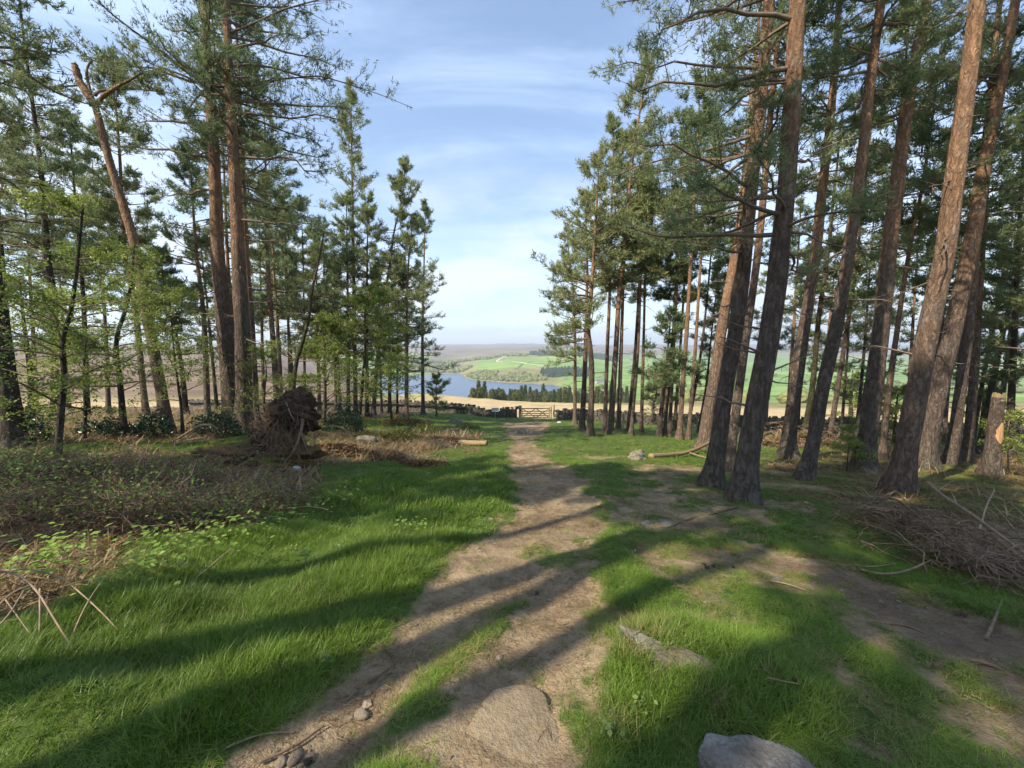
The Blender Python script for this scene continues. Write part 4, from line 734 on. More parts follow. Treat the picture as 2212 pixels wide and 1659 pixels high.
def broken_pine():
    px = [(365, 944), (348, 838), (328, 736), (307, 633), (297, 546), (263, 430), (232, 335), (212, 246), (201, 218)]
    b = at(*px[0], 12.5); b[2] = gh(b[0], b[1]); P = [b] + [at(x, y, 12.5) for x, y in px[1:]]
    t = thing('snapped_pine', 'leaning pine with a snapped jagged top and bare forked limbs', 'tree', b)
    tr = Trunk(np.array(P) - b, .16, taper=.45, seed=77); mt = MB(); tr.mesh(mt, 16, .2); obj('trunk', mt.mesh('trunk', True), M['bark_orange'], t)
    def limb(name, pts, r0, r1, mat, sides=8):
        Q = smooth_path(np.array([at(x, y, d) - b for x, y, d in pts]), 2)[None]; R = np.linspace(r0, r1, Q.shape[1])[None]; rg = np.random.default_rng(int(pts[0][0])); R = R * rg.uniform(.85, 1.15, R.shape)
        mb = MB(); V, F = tubes(Q, R, sides, True); mb.add(V, F, bh=9., tint=.8); return obj(name, mb.mesh(name, True), M[mat], t)
    limb('broken_leader', [(203, 226, 12.5), (188, 200, 12.5), (172, 178, 12.5), (166, 155, 12.5), (161, 139, 12.5)], .125, .075, 'bark_orange')
    for k in range(5): limb('splinter', [(161 + k * .8, 146, 12.46 + .03 * k), (160 + k * 1.1, 137 - 3 * (k % 3), 12.46 + .03 * k)], .028, .004, 'cutwood', 4)
    limb('limb', [(212, 222, 12.5), (222, 208, 12.4), (240, 196, 12.3), (262, 182, 12.2), (290, 168, 12.1), (305, 158, 12.1)], .07, .018, 'bark_orange')
    limb('limb', [(205, 205, 12.5), (215, 196, 12.7), (240, 195, 12.9), (280, 190, 13.1), (325, 196, 13.2)], .05, .012, 'bark_orange')
    limb('limb', [(195, 205, 12.5), (190, 175, 12.6), (186, 155, 12.7), (192, 138, 12.7), (200, 130, 12.7)], .05, .015, 'bark_orange')
    limb('limb', [(172, 184, 12.5), (150, 186, 12.3), (120, 188, 12.1), (84, 184, 12.0)], .035, .008, 'branch')
    limb('limb', [(166, 160, 12.5), (150, 150, 12.6), (135, 142, 12.6)], .025, .006, 'branch')
    rng = np.random.default_rng(5); mb = MB(); mc = MB(); 
    S_ = [((305, 158, 12.1), 14), ((325, 196, 13.2), 12), ((200, 130, 12.7), 8), ((84, 184, 12.), 8)]
    for (x, y, d), n in S_:
        o = at(x, y, d) - b; N = n; az = rng.uniform(0, 6.28, N); P2 = branch_paths(np.repeat(o[None], N, 0), az, rng.uniform(-.3, .6, N), rng.uniform(.4, 1.2, N), rng.uniform(-.2, .2, N), 5, rng, .1); mb.add(*tubes(P2, np.full((N, 5), .008) * np.linspace(1, .4, 5), 3))
        j = np.repeat(np.arange(N), 16); p3, d3 = path_at(P2, j, rng.uniform(.3, 1, len(j))); needle_blades(mc, p3 + rng.normal(0, .05, p3.shape), nrm(d3 + rng.normal(0, .5, d3.shape)), rng, 6, .13, .013, .15, rng.uniform(.1, .6, len(j)))
    Ns = 16; hd = rng.uniform(2, 9.5, Ns); Pd = branch_paths(tr.at(hd), rng.uniform(0, 6.28, Ns), rng.uniform(-.2, .4, Ns), rng.uniform(.2, 1.3, Ns), rng.uniform(-.3, .1, Ns), 6, rng, .12); mb.add(*tubes(Pd, np.full((Ns, 6), .014) * np.linspace(1, .3, 6), 4))
    tag(obj('twigs', mb.mesh('twigs'), M['branch'], t), kind='stuff'); tag(obj('crown', mc.mesh('crown'), M['needle'], t), kind='stuff')
broken_pine()

def broken_stump():
    b = G(2139, 1026); d = b[1]; t = thing('broken_stump', 'snapped pine stump with split orange wood at the far right', 'tree stump', b)
    P = np.array([b, at(2145, 960, d), at(2150, 915, d), at(2157, 858, d)]) - b; tr = Trunk(P, 26 * d / FPX / 2, taper=.2, flare=.4, seed=5); mt = MB(); tr.mesh(mt, 18, .08); obj('trunk', mt.mesh('trunk', True), M['bark'], t)
    top = P[-1]; r = tr.r0 * .82; mb = MB(); rng = np.random.default_rng(9)
    for k in range(26):
        a = k / 26 * 6.28; q = top + r * .85 * np.array([math.cos(a), math.sin(a), 0]); hh = rng.uniform(.02, .14); V, F = box_np(.05, .03, hh + .1); V[4:, :2] *= .3; ca, sa = math.cos(a + 1.57), math.sin(a + 1.57); V = np.stack([V[:, 0] * ca - V[:, 1] * sa, V[:, 0] * sa + V[:, 1] * ca, V[:, 2] - .1], -1); mb.add(V + q, F)
    obj('splinters', mb.mesh('splinters'), M['log'], t)
    # strip of bare orange wood where the bark has come away, on the side facing the path
    hs = np.linspace(.95, 1.55, 9); C = tr.at(hs); an = np.linspace(-2.35, -.9, 7); V = []
    for i_, h in enumerate(hs):
        wv = [.15, .55, .8, 1, .85, .95, .7, .45, .2][i_]
        for a in an: aa = -1.6 + (a + 1.6) * wv; V.append(C[i_] + tr.rad(h) * 1.09 * np.array([math.cos(aa), math.sin(aa), 0]))
    idx = np.arange(63).reshape(9, 7); F = np.stack([idx[:-1, :-1], idx[:-1, 1:], idx[1:, 1:], idx[1:, :-1]], -1).reshape(-1, 4); obj('bare_wood', mesh_np('bare_wood', np.array(V), [F], None, True), M['cutwood'], t)
broken_stump()

# ------------------------------------------------------------------ plantation beyond the field: each conifer its own tree
def plantation():
    rng = np.random.default_rng(8); kinds = []
    def conifer(seed, H, W_, broad):
        r = np.random.default_rng(seed); mc = MB(); mt = MB(); tr = Trunk([np.array([0, 0, 0.]), np.array([0, 0, H * .5]), np.array([.1, 0, H * (.75 if broad else .98)])], .16, seed=seed); tr.mesh(mt, 6, 2.)
        n = 520; t = r.uniform(.06, 1, n) ** (.8 if not broad else 1.); az = r.uniform(0, 6.28, n); lay = np.round(t * 13) / 13
        pr = (1.03 - t) ** .8 if not broad else np.sqrt(np.clip(1 - ((t - .52) / .5) ** 2, .02, 1))
        rad = W_ * pr * r.uniform(.35, 1.05, n); z = H * t + r.normal(0, .12, n) - rad * (.12 if not broad else 0)
        pos = np.stack([rad * np.cos(az), rad * np.sin(az), z], -1); dirn = nrm(np.stack([np.cos(az), np.sin(az), np.full(n, .1 if not broad else .3)], -1) + r.normal(0, .25, (n, 3)))
        needle_blades(mc, pos, dirn, r, 4, 1.05 if not broad else .8, .26 if not broad else .32, 1., np.clip(.2 + .4 * r.uniform(0, 1, n) + .2 * (lay - t), 0, 1)); return mt.mesh('trunk'), mc.mesh('crown')
    for s_, H, W_, br in ((1, 15, 2.5, 0), (2, 13, 2.2, 0), (3, 16, 2.9, 0), (4, 12, 2.3, 1), (5, 12, 2.4, 0), (6, 10.5, 2.6, 1)): kinds.append((conifer(s_, H, W_, br), br))
    spots = []
    for k in range(76):
        px = 1012 + k * 4.6 + rng.uniform(-3, 3); d = rng.uniform(196, 262); br = (k % 5 in (1, 3) or k % 7 == 3); spots.append((px, d, br))
    spots += [(1005, 232, True), (1022, 205, True), (1060, 198, True), (965, 240, True), (985, 236, True)]
    spots.sort()
    tc_, tb_ = 0, 0
    ordn = lambda n: ['first', 'second', 'third', 'fourth', 'fifth', 'sixth', 'seventh', 'eighth', 'ninth', 'tenth', 'eleventh', 'twelfth', 'thirteenth', 'fourteenth', 'fifteenth', 'sixteenth', 'seventeenth', 'eighteenth', 'nineteenth', 'twentieth', 'twenty-first', 'twenty-second', 'twenty-third', 'twenty-fourth', 'twenty-fifth', 'twenty-sixth', 'twenty-seventh', 'twenty-eighth', 'twenty-ninth', 'thirtieth', 'thirty-first', 'thirty-second', 'thirty-third', 'thirty-fourth', 'thirty-fifth', 'thirty-sixth', 'thirty-seventh', 'thirty-eighth', 'thirty-ninth', 'fortieth', 'forty-first', 'forty-second', 'forty-third', 'forty-fourth'][n]
    for px, d, br in spots:
        x = (px - CX) / FPX * d; z = float(base_h(x, d)); ks = [q for q in range(6) if kinds[q][1] == (1 if br else 0)]; q = ks[int(rng.integers(len(ks)))]
        if br: lab = f'pale green broadleaf tree below the tan field, {ordn(tb_)} from the left'; tb_ += 1
        else: lab = f'dark plantation conifer below the tan field, {ordn(tc_)} from the left'; tc_ += 1
        o = thing('broadleaf_tree' if br else 'conifer_tree', lab, 'tree', (x, d, z - .3), 'plantation trees beyond the tan field', rz=rng.uniform(0, 6.28)); s_ = rng.uniform(.46, .8) * (1 if px > 1012 else .8); o.scale = (s_, s_, s_ * rng.uniform(.9, 1.12))
        obj('trunk', kinds[q][0][0], M['bark_dark'], o); tag(obj('crown', kinds[q][0][1], M['farleaf'] if br else M['needle_far'], o), kind='stuff')
plantation()

# ------------------------------------------------------------------ dry stone walls, gate, sign
def walls():
    rng = np.random.default_rng(21); variants = []
    for k in range(10):
        bm = bmesh.new(); bmesh.ops.create_cube(bm, size=1)
        bmesh.ops.bevel(bm, geom=list(bm.edges), offset=.09, segments=1, affect='EDGES')
        for v in bm.verts: v.co += Vector(rng.uniform(-.07, .07, 3))
        me = bpy.data.meshes.new('stone'); bm.to_mesh(me); bm.free(); me.materials.append(M['wallstone']); variants.append(me)
    for pts, side, lab in ((WALL_L, -1, 'dark tumbledown dry stone wall running left from the gate'), (WALL_R, 1, 'mossy dry stone wall running right from the gate behind the pines')):
        P = np.array(pts, float); P = P if side > 0 else P[::-1]; seg = np.linalg.norm(np.diff(P, axis=0), axis=1); S = np.concatenate([[0], np.cumsum(seg)])
        o0 = np.array([P[0][0], P[0][1], gh(*P[0])]); t = thing('dry_stone_wall', lab, 'wall', o0); far = MB(); core = MB(); count = 0
        def pos(s): return np.array([np.interp(s, S, P[:, 0]), np.interp(s, S, P[:, 1])])
        def hgt(s): return 1.12 + .2 * float(fbm(s * .35, side * 3., 61, 3)) - (.34 * math.exp(-((s - 3.0) / 1.3) ** 2) if side < 0 else 0) - (.25 * math.exp(-(s / .8) ** 2) if side > 0 else 0)
        ss = np.arange(0, S[-1], .8)
        for face in (-1, 1):
            c = 0; z = 0
            while z < 1.3:
                ch = rng.uniform(.13, .21); s = rng.uniform(0, .2)
                while s < min(S[-1], 52):
                    L = rng.uniform(.22, .55); sm = s + L / 2
                    if z + ch * .6 < hgt(sm) and (face < 0 or s < 6 or z > .75):
                        p = pos(sm); tg = pos(sm + .2) - pos(sm - .2); a = math.atan2(tg[1], tg[0]); tgn = tg / np.linalg.norm(tg); nn = np.array([-tgn[1], tgn[0]]) * (1 if side > 0 else 1)
                        off = nn * face * (.2 - .06 * z) ; q = p + off; zz = gh(p[0], p[1]) + z + ch / 2 - .04
                        sc_ = (L * rng.uniform(.9, 1.02), rng.uniform(.26, .36), ch * rng.uniform(.88, 1.04)); rot = (rng.normal(0, .05), rng.normal(0, .05), a + rng.normal(0, .06))
                        near_side = (q[1] < p[1])
                        if near_side and count < 290 and s < 21: count += 1; stone_obj(variants[int(rng.integers(10))], t, (q[0] - o0[0], q[1] - o0[1], zz - o0[2]), rot, sc_)
                        else: add_stone(far, variants[int(rng.integers(10))], np.array([q[0], q[1], zz]) - o0, rot, sc_)
                    s += L + rng.uniform(.0, .025)
                z += ch
        # rough upright cope stones
        s = 0
        while s < min(S[-1], 52):
            L = rng.uniform(.12, .34); p = pos(s); h_ = hgt(s)
            if rng.uniform() < .72: add_stone(far, variants[int(rng.integers(10))], np.array([p[0], p[1], gh(p[0], p[1]) + h_ + .04]) - o0, (rng.normal(0, .2), rng.normal(0, .25), rng.uniform(0, 3)), (L, rng.uniform(.25, .42), rng.uniform(.14, .3)))
            s += L + rng.uniform(0, .12)
        tag(obj('stone_courses', far.mesh('stone_courses'), M['wallstone'], t), kind='stuff')
def stone_obj(me, parent, loc, rot, sc_):
    o = bpy.data.objects.new('stone', me); COL.objects.link(o); o.parent = parent; o.location = loc; o.rotation_euler = rot; o.scale = sc_; return o
_sc = {}
def add_stone(mb, me, loc, rot, sc_):
    if me.name not in _sc:
        v = np.empty(len(me.vertices) * 3); me.vertices.foreach_get('co', v); tri = []
        for p in me.polygons:
            q = list(p.vertices)
            for k in range(1, len(q) - 1): tri.append((q[0], q[k], q[k + 1]))
        _sc[me.name] = (v.reshape(-1, 3), np.array(tri))
    v, f = _sc[me.name]; Rm = np.array(Matrix.LocRotScale(None, Matrix.Identity(3).to_quaternion(), None).to_3x3())
    from mathutils import Euler
    Rm = np.array(Euler(rot).to_matrix()); mb.add((v * sc_) @ Rm.T + loc, [f])
walls()

def gate():
    y = 42.0; x0, x1 = 1.12, 4.12; z = gh(2.6, y); t = thing('field_gate', 'weathered five-bar wooden field gate with crossed braces', 'gate', ((x0 + x1) / 2, y, z)); c = (x0 + x1) / 2; a, b = x0 - c, x1 - c
    def part(n, p, q, wx, wz, m='gatewood', up=(0, 0, 1)): mb = MB(); bar(mb, p, q, wx, wz, up); return obj(n, mb.mesh(n), M[m], t)
    zs = [.18, .38, .60, .84, 1.14]
    for k, h in enumerate(zs): part('rail', (a, 0, h), (b, 0, h), .035, .085 if k < 4 else .11)
    part('stile', (a, -.002, .08), (a, -.002, 1.24), .075, .08, up=(0, 1, 0)); part('stile', (b, -.002, .08), (b, -.002, 1.30), .075, .09, up=(0, 1, 0)); m_ = (a + b) / 2
    part('stile', (m_, -.003, .15), (m_, -.003, 1.1), .06, .03, up=(0, 1, 0)) if False else None
    for k, (p, q) in enumerate((((a, .16), (m_, 1.14)), ((a, 1.14), (m_, .16)), ((m_, .16), (b, 1.14)), ((m_, 1.14), (b, .16)))): part('brace', (p[0] + .03, -.04 - .003 * k, p[1]), (q[0] - .03, -.04 - .003 * k, q[1]), .02, .075)
    mb = MB(); bar(mb, (b - .1, -.07, .95), (b + .16, -.07, .95), .03, .05); obj('latch', mb.mesh('latch'), M['steel'], t)
    # stone gate stoop on the left, timber posts on the right
    bm = bmesh.new(); bmesh.ops.create_cube(bm, size=1); bmesh.ops.subdivide_edges(bm, edges=list(bm.edges), cuts=3, use_grid_fill=True); rg = np.random.default_rng(3)
    for v in bm.verts: v.co = Vector((v.co.x * (.3 - .05 * v.co.z), v.co.y * .26, (v.co.z + .5) * 1.55 - .15)) + Vector(rg.uniform(-.018, .018, 3))
    me = bpy.data.meshes.new('gatepost'); bm.to_mesh(me); bm.free(); tag(obj('gatepost', me, M['wallstone'], None, (x0 - .22, y, gh(x0 - .2, y))), 'dark stone gatepost at the left end of the gate', 'gatepost')
    for px_, h_, w_, lab in ((x1 + .17, 1.42, .16, 'timber gatepost the gate latches against'), (x1 + .48, 1.62, .19, 'taller rough timber post right of the latch post')):
        tr = Trunk([np.array([0, 0, -.2]), np.array([.01, 0, h_ * .5]), np.array([.02, 0, h_])], w_ / 2, taper=.06, flare=0, seed=int(px_ * 10)); mb = MB(); tr.mesh(mb, 10, .2, .05); tag(obj('timber_post', mb.mesh('timber_post', True), M['postwood'], None, (px_, y - .05, gh(px_, y))), lab, 'post')
    # notice board by the wall
    p = at(1070, 905, 39.0); z = gh(p[0], 39.); t = thing('notice_sign', 'small white notice board on a thin post before the wall', 'sign', (p[0], 39., z))
    mb = MB(); bar(mb, (0, .03, -.2), (0, .03, 1.0), .07, .05, (0, 1, 0)); obj('post', mb.mesh('post'), M['postwood'], t)
    mb = MB(); bar(mb, (-.36, 0, .98), (.36, 0, .98), .02, .40); bd = obj('board', mb.mesh('board'), M['signwhite'], t)
    for (xa, xb, h_) in ((-.26, .28, 1.09), (-.29, -.09, 1.02), (.08, .30, 1.02), (-.26, -.10, .95), (.09, .27, .95), (-.2, .2, .87)):
        mb = MB(); bar(mb, (xa, -.013, h_), (xb, -.013, h_), .004, .03); obj('lettering', mb.mesh('lettering'), M['signink'], bd)
    th = np.linspace(0, 2 * PI, 20); P = np.stack([.05 * np.cos(th), np.full(20, -.014), .98 + .05 * np.sin(th)], -1)[None]; mb = MB(); mb.add(*tubes(P, np.full((1, 20), .012), 4)); obj('emblem', mb.mesh('emblem'), M['signink'], bd)
    for (px, py, h_, w_, lab) in ((1043, 908, .95, .09, 'pale topped waymark stake in the rough grass by the wall'), (1346, 921, 1.15, .13, 'lone timber stake before the right wall')):
        q = at(px, py, 38 if px < 1200 else 26); z = gh(q[0], q[1]); mb = MB(); V, F = box_np(w_, w_, h_ + .2); mb.add(V - [0, 0, .2], F); tag(obj('timber_stake', mb.mesh('timber_stake'), M['postwood'], None, (q[0], q[1], z)), lab, 'post')
gate()

# ------------------------------------------------------------------ rocks
def rock(name, label, loc, size, seed, mat, rz=0, flat=.0, tilt=(0, 0), sub=4, amp=.22, cat='rock', shape=None, group=None):
    bm = bmesh.new(); bmesh.ops.create_icosphere(bm, subdivisions=sub, radius=1); co = np.array([v.co for v in bm.verts]); rng = np.random.default_rng(seed)
    pl = nrm(rng.normal(0, 1, (9, 3))); dcut = rng.uniform(.62, .92, 9)
    for a, b in zip(pl, dcut):
        s_ = co @ a; over = np.maximum(s_ - b, 0); co = co - over[:, None] * a * .85
    n = fbm(co[:, 0] * 2.1 + seed, co[:, 1] * 2.1 + co[:, 2] * 1.7, seed, 4); co = co * (1 + amp * n)[:, None]
    if flat: co[:, 2] = np.where(co[:, 2] > flat, flat + (co[:, 2] - flat) * .22, co[:, 2])
    if shape is not None: co = shape(co)
    co = co * np.array(size)
    for v, c in zip(bm.verts, co): v.co = c
    for f in bm.faces: f.smooth = True
    me = bpy.data.meshes.new(name); bm.to_mesh(me); bm.free(); o = obj(name, me, M[mat], None, tuple(loc)); o.rotation_euler = (tilt[0], tilt[1], rz); return tag(o, label, cat, group)
def rocks():
    g = G(1105, 1600); rock('sandstone_slab', 'broad flat sandstone slab sunk in the path, nearest the camera', g + [-.03, -.09, -.086], (.44, .41, .2), 5, 'slab', .5, .4, sub=5, amp=.26)
    g = G(1470, 1432); rock('mossy_rock', 'long mossy rock ridge half buried in tussocky grass', g + [.03, -.01, -.065], (.36, .11, .17), 23, 'darkrock', -.62, .35, (.3, .13), sub=5, amp=.42)
    g = G(1625, 1652); rock('lichen_boulder', 'grey boulder blotched with white lichen, cut by the bottom edge', g + [.03, -.07, -.03], (.30, .19, .19), 31, 'rock', -.45, .4, (0, .15), sub=5, amp=.16)
    g = G(1135, 936); rock('path_boulder', 'dark pointed boulder in the middle of the path before the gate', g, (.62, .4, .36), 8, 'darkrock', .2, 0, (0, .1), 4)
    g = G(1285, 1003); rock('flat_stone', 'pale flat stone slab set in the grass right of the path', g - [0, 0, .05], (.5, .3, .12), 9, 'darkrock', .1, .3)
    g = G(1378, 985); rock('grey_stone', 'grey pointed stone beside the old mossy stump', g, (.3, .2, .2), 10, 'darkrock', .4)
    g = G(1420, 1127); rock('flat_grey_stone', 'thin flat grey stone showing through worn turf', g - [0, 0, .03], (.26, .15, .055), 11, 'rock', .2, .3)
    g = G(1478, 1250); rock('turf_stone', 'grey stone bedded in turf left of the side path', g - [0, 0, .0], (.04, .03, .02), 12, 'rock')
    g = G(1680, 1253); rock('bedded_stone', 'low grey stone bedded in grass beside the side path', g - [0, 0, .02], (.12, .07, .05), 13, 'rock', .2)
    g = G(640, 1020); rock('white_stone', 'bright white stone in the grass near the upturned roots', g + [0, 0, .05], (.11, .08, .09), 15, 'whitestone', .5)
    g = G(1208, 914); rock('white_bag', 'small white stone lying on the track before the gate', g + [0, 0, .05], (.2, .1, .1), 16, 'whitestone')
    g = G(1165, 990); rock('step_stone', 'worn flat stone step across the path before the boulder', g - [0, 0, .06], (.7, .2, .1), 17, 'rock', -.1, .3)
    g = G(985, 913); rock('wall_boulder', 'squared grey boulder by the daffodils below the wall', g, (.6, .3, .35), 18, 'darkrock')
    g = G(790, 955); rock('mound_stone', 'rounded grey stone under the heathery mound', g, (.35, .22, .25), 19, 'darkrock')
    P_ = [((780, 1549), .05, 'largest pale round cobble on the path'), ((757, 1552), .022, 'small cobble touching the largest pale cobble'), ((768, 1497), .025, 'angular pebble at the shadow edge of the path'), ((795, 1499), .03, 'yellowish pebble beside a dark pine cone hole'), ((640, 1640), .045, 'rounded tan stone among twigs at the bottom of the path'), ((605, 1652), .04, 'flat tan stone at the bottom edge of the path'), ((671, 1640), .03, 'brown stone tucked against the twigs'), ((710, 1400), .028, 'pale stone in the grass left of the path'), ((812, 1335), .02, 'tiny pale stone on the left path edge'), ((1110, 1440), .018, 'white speck pebble in the middle of the path'), ((1345, 1270), .02, 'round pebble on the right rut'), ((1180, 1130), .05, 'half buried path stone near the bend'), ((1060, 1125), .06, 'light stone in the gravelly rut at the bend'), ((1585, 1105), .035, 'white pebble at the foot of the thickest pine'), ((1960, 1080), .03, 'white pebble on the needle litter')]
    for k, ((px, py), r, lab) in enumerate(P_):
        r *= .78; g = G(px, py); rock('pebble', lab, g + [0, 0, r * .3], (r * 1.2, r, r * .7), 50 + k, 'pebble', k, sub=2, cat='stone', group='stones lying on the path')
rocks()

# ------------------------------------------------------------------ the uprooted tree, logs, brushwood
def curved(rng, n, p0, spread, L, k=6, wig=.12, up=(.0, .5), rad=.008, az=None):
    """n curved twigs starting round p0"""
    st = np.asarray(p0)[None] + rng.normal(0, 1, (n, 3)) * np.asarray(spread); a = rng.uniform(0, 2 * PI, n) if az is None else az + rng.normal(0, .6, n)
    Lr = L * rng.uniform(.4, 1.1, n); P = branch_paths(st, a, rng.uniform(*up, n), Lr, rng.uniform(-.55, .15, n), k, rng, wig); R = (rad * rng.uniform(.5, 1.3, n))[:, None] * np.linspace(1, .35, k)[None]; return P, R
def one_tube(name, pts, r0, r1, mat, parent, sides=7, tint=.6, seed=1, it=2):
    Q = smooth_path(np.array(pts, float), it)[None]; rg = np.random.default_rng(seed); R = np.linspace(r0, r1, Q.shape[1])[None] * rg.uniform(.88, 1.12, (1, Q.shape[1])); mb = MB(); V, F = tubes(Q, R, sides, True); mb.add(V, F, tint=tint, bh=1.); return obj(name, mb.mesh(name, True), M[mat], parent)
def uprooted():
    b = G(600, 1003); d = b[1]; t = thing('uprooted_tree', 'upturned root plate of a fallen tree, dark peaty soil with hanging roots', 'fallen tree', b); rng = np.random.default_rng(4)
    # soil-bound root plate: a tilted lumpy fan standing on its edge, with an apron of fallen earth
    def lump(name, size, cen, sd, a1, a2, hollow=None):
        bm = bmesh.new(); bmesh.ops.create_icosphere(bm, subdivisions=5, radius=1); co = np.array([v.co for v in bm.verts]); n = fbm(co[:, 0] * 2.2 + sd, co[:, 2] * 2.2 + co[:, 1] * 1.5, sd, 4); n2 = fbm(co[:, 0] * 7 + sd, co[:, 2] * 7 + co[:, 1] * 6, sd + 1, 3)
        co = co * (1 + a1 * n + a2 * n2)[:, None] * size + cen
        if hollow is not None:
            c, r = hollow; fr = co[:, 1] < cen[1] + .1; k = np.clip(1 - ((co[:, 0] - c[0]) / r[0]) ** 2 - ((co[:, 2] - c[1]) / r[1]) ** 2, 0, 1); co[:, 1] += np.where(fr, .42 * k, 0)
        for v, c_ in zip(bm.verts, co): v.co = c_
        for f in bm.faces: f.smooth = True
        me = bpy.data.meshes.new(name); bm.to_mesh(me); bm.free(); return obj(name, me, M['soil'], t)
    lump('root_plate', np.array([.50, .34, .40]), np.array([.30, 0, 1.08]), 5, .7, .5, ((.38, .88), (.3, .26)))
    lump('earth_flank', np.array([.52, .36, .46]), np.array([-.06, .08, .58]), 8, .6, .45)
    lump('earth_apron', np.array([1.2, .46, .34]), np.array([-.42, 0, .12]), 15, .7, .4)
    A = lambda px, py, dy=0: at(px, py, d + dy) - b
    one_tube('root', [A(655, 905, -.28), A(650, 935, -.42), A(636, 975, -.5), A(612, 1002, -.45)], .035, .012, 'dead', t, tint=.55)
    one_tube('root', [A(652, 935, -.42), A(660, 965, -.5), A(672, 985, -.42)], .018, .006, 'dead', t, tint=.5)
    one_tube('root', [A(618, 870, -.3), A(628, 895, -.45), A(636, 912, -.42)], .014, .006, 'dead', t, tint=.7)
    one_tube('root', [A(700, 925, .1), A(725, 918, 0), A(748, 930, -.1), A(760, 940, -.1)], .02, .006, 'dead', t, tint=.6)
    one_tube('root', [A(690, 895, 0), A(712, 880, .1), A(735, 868, .2), (A(765, 862, .3))], .02, .006, 'dead', t, tint=.6)
    one_tube('root', [A(465, 925, .3), A(455, 918, .2), A(430, 918, .1), A(405, 935, 0), A(378, 950, -.1)], .035, .012, 'dead', t, tint=.75, seed=3)
    one_tube('root', [A(448, 945, .1), A(405, 950, 0), A(372, 962, -.1), A(345, 965, -.1)], .022, .008, 'dead', t, tint=.75, seed=4)
    one_tube('root', [A(378, 950, -.1), A(377, 970, -.15), A(376, 990, -.2)], .012, .006, 'dead', t, tint=.7)
    mb = MB(); P, R = curved(rng, 320, (.25, -.34, .85), (.28, .06, .30), .5, up=(-1.35, -.2), rad=.0055); mb.add(*tubes(P, R, 3), tint=.35); P, R = curved(rng, 120, (-.4, -.35, .4), (.5, .12, .14), .45, up=(-.9, .3), rad=.005); mb.add(*tubes(P, R, 3), tint=.5)
    P, R = curved(rng, 170, (.2, -.05, 1.1), (.38, .2, .25), .4, up=(-.5, .9), rad=.005); mb.add(*tubes(P, R, 3), tint=.2); tag(obj('rootlets', mb.mesh('rootlets'), M['dead'], t), kind='stuff')
    one_tube('fallen_trunk', [A(560, 985, .25), A(470, 990, .2), A(380, 998, .1), A(290, 1012, -.1)], .17, .12, 'bark_dark', t, 12, seed=5)
    mb = MB(); n_ = 900; th = rng.uniform(0, 2 * PI, n_); rr = np.sqrt(rng.uniform(0, 1, n_)); x = -.7 + rr * .45 * np.cos(th); y = -.15 + rr * .25 * np.sin(th); z = .36 + .25 * (x + .7) + rng.uniform(0, .08, n_) - .25 * rr
    leaves_np(mb, np.stack([x, y, z], -1), rng, .03, .5); tag(obj('moss_cushion', mb.mesh('moss_cushion'), M['moss'], t), kind='stuff')
def leaves_np(mb, pos, rng, size, flat=.6, tint=None, aspect=.55):
    """rhombic leaves, one folded quad each"""
    N = len(pos); nv = nrm(rng.normal(0, 1, (N, 3)) * (1 - flat) + np.array([0, 0, 1.]) * flat * rng.choice([1., 1., 1., -1.], N)[:, None]); a = nrm(np.cross(nv, rng.normal(0, 1, (N, 3)))); b = np.cross(nv, a); s = (size * rng.uniform(.6, 1.3, N))[:, None]
    V = np.stack([pos - a * s, pos + b * s * aspect + nv * s * .12, pos + a * s, pos - b * s * aspect + nv * s * .12], 1).reshape(-1, 3); tn = rng.uniform(0, 1, N) if tint is None else np.clip(tint + rng.uniform(-.2, .2, N), 0, 1)
    mb.add(V, [np.arange(N * 4).reshape(-1, 4)], tint=np.repeat(tn, 4))
uprooted()

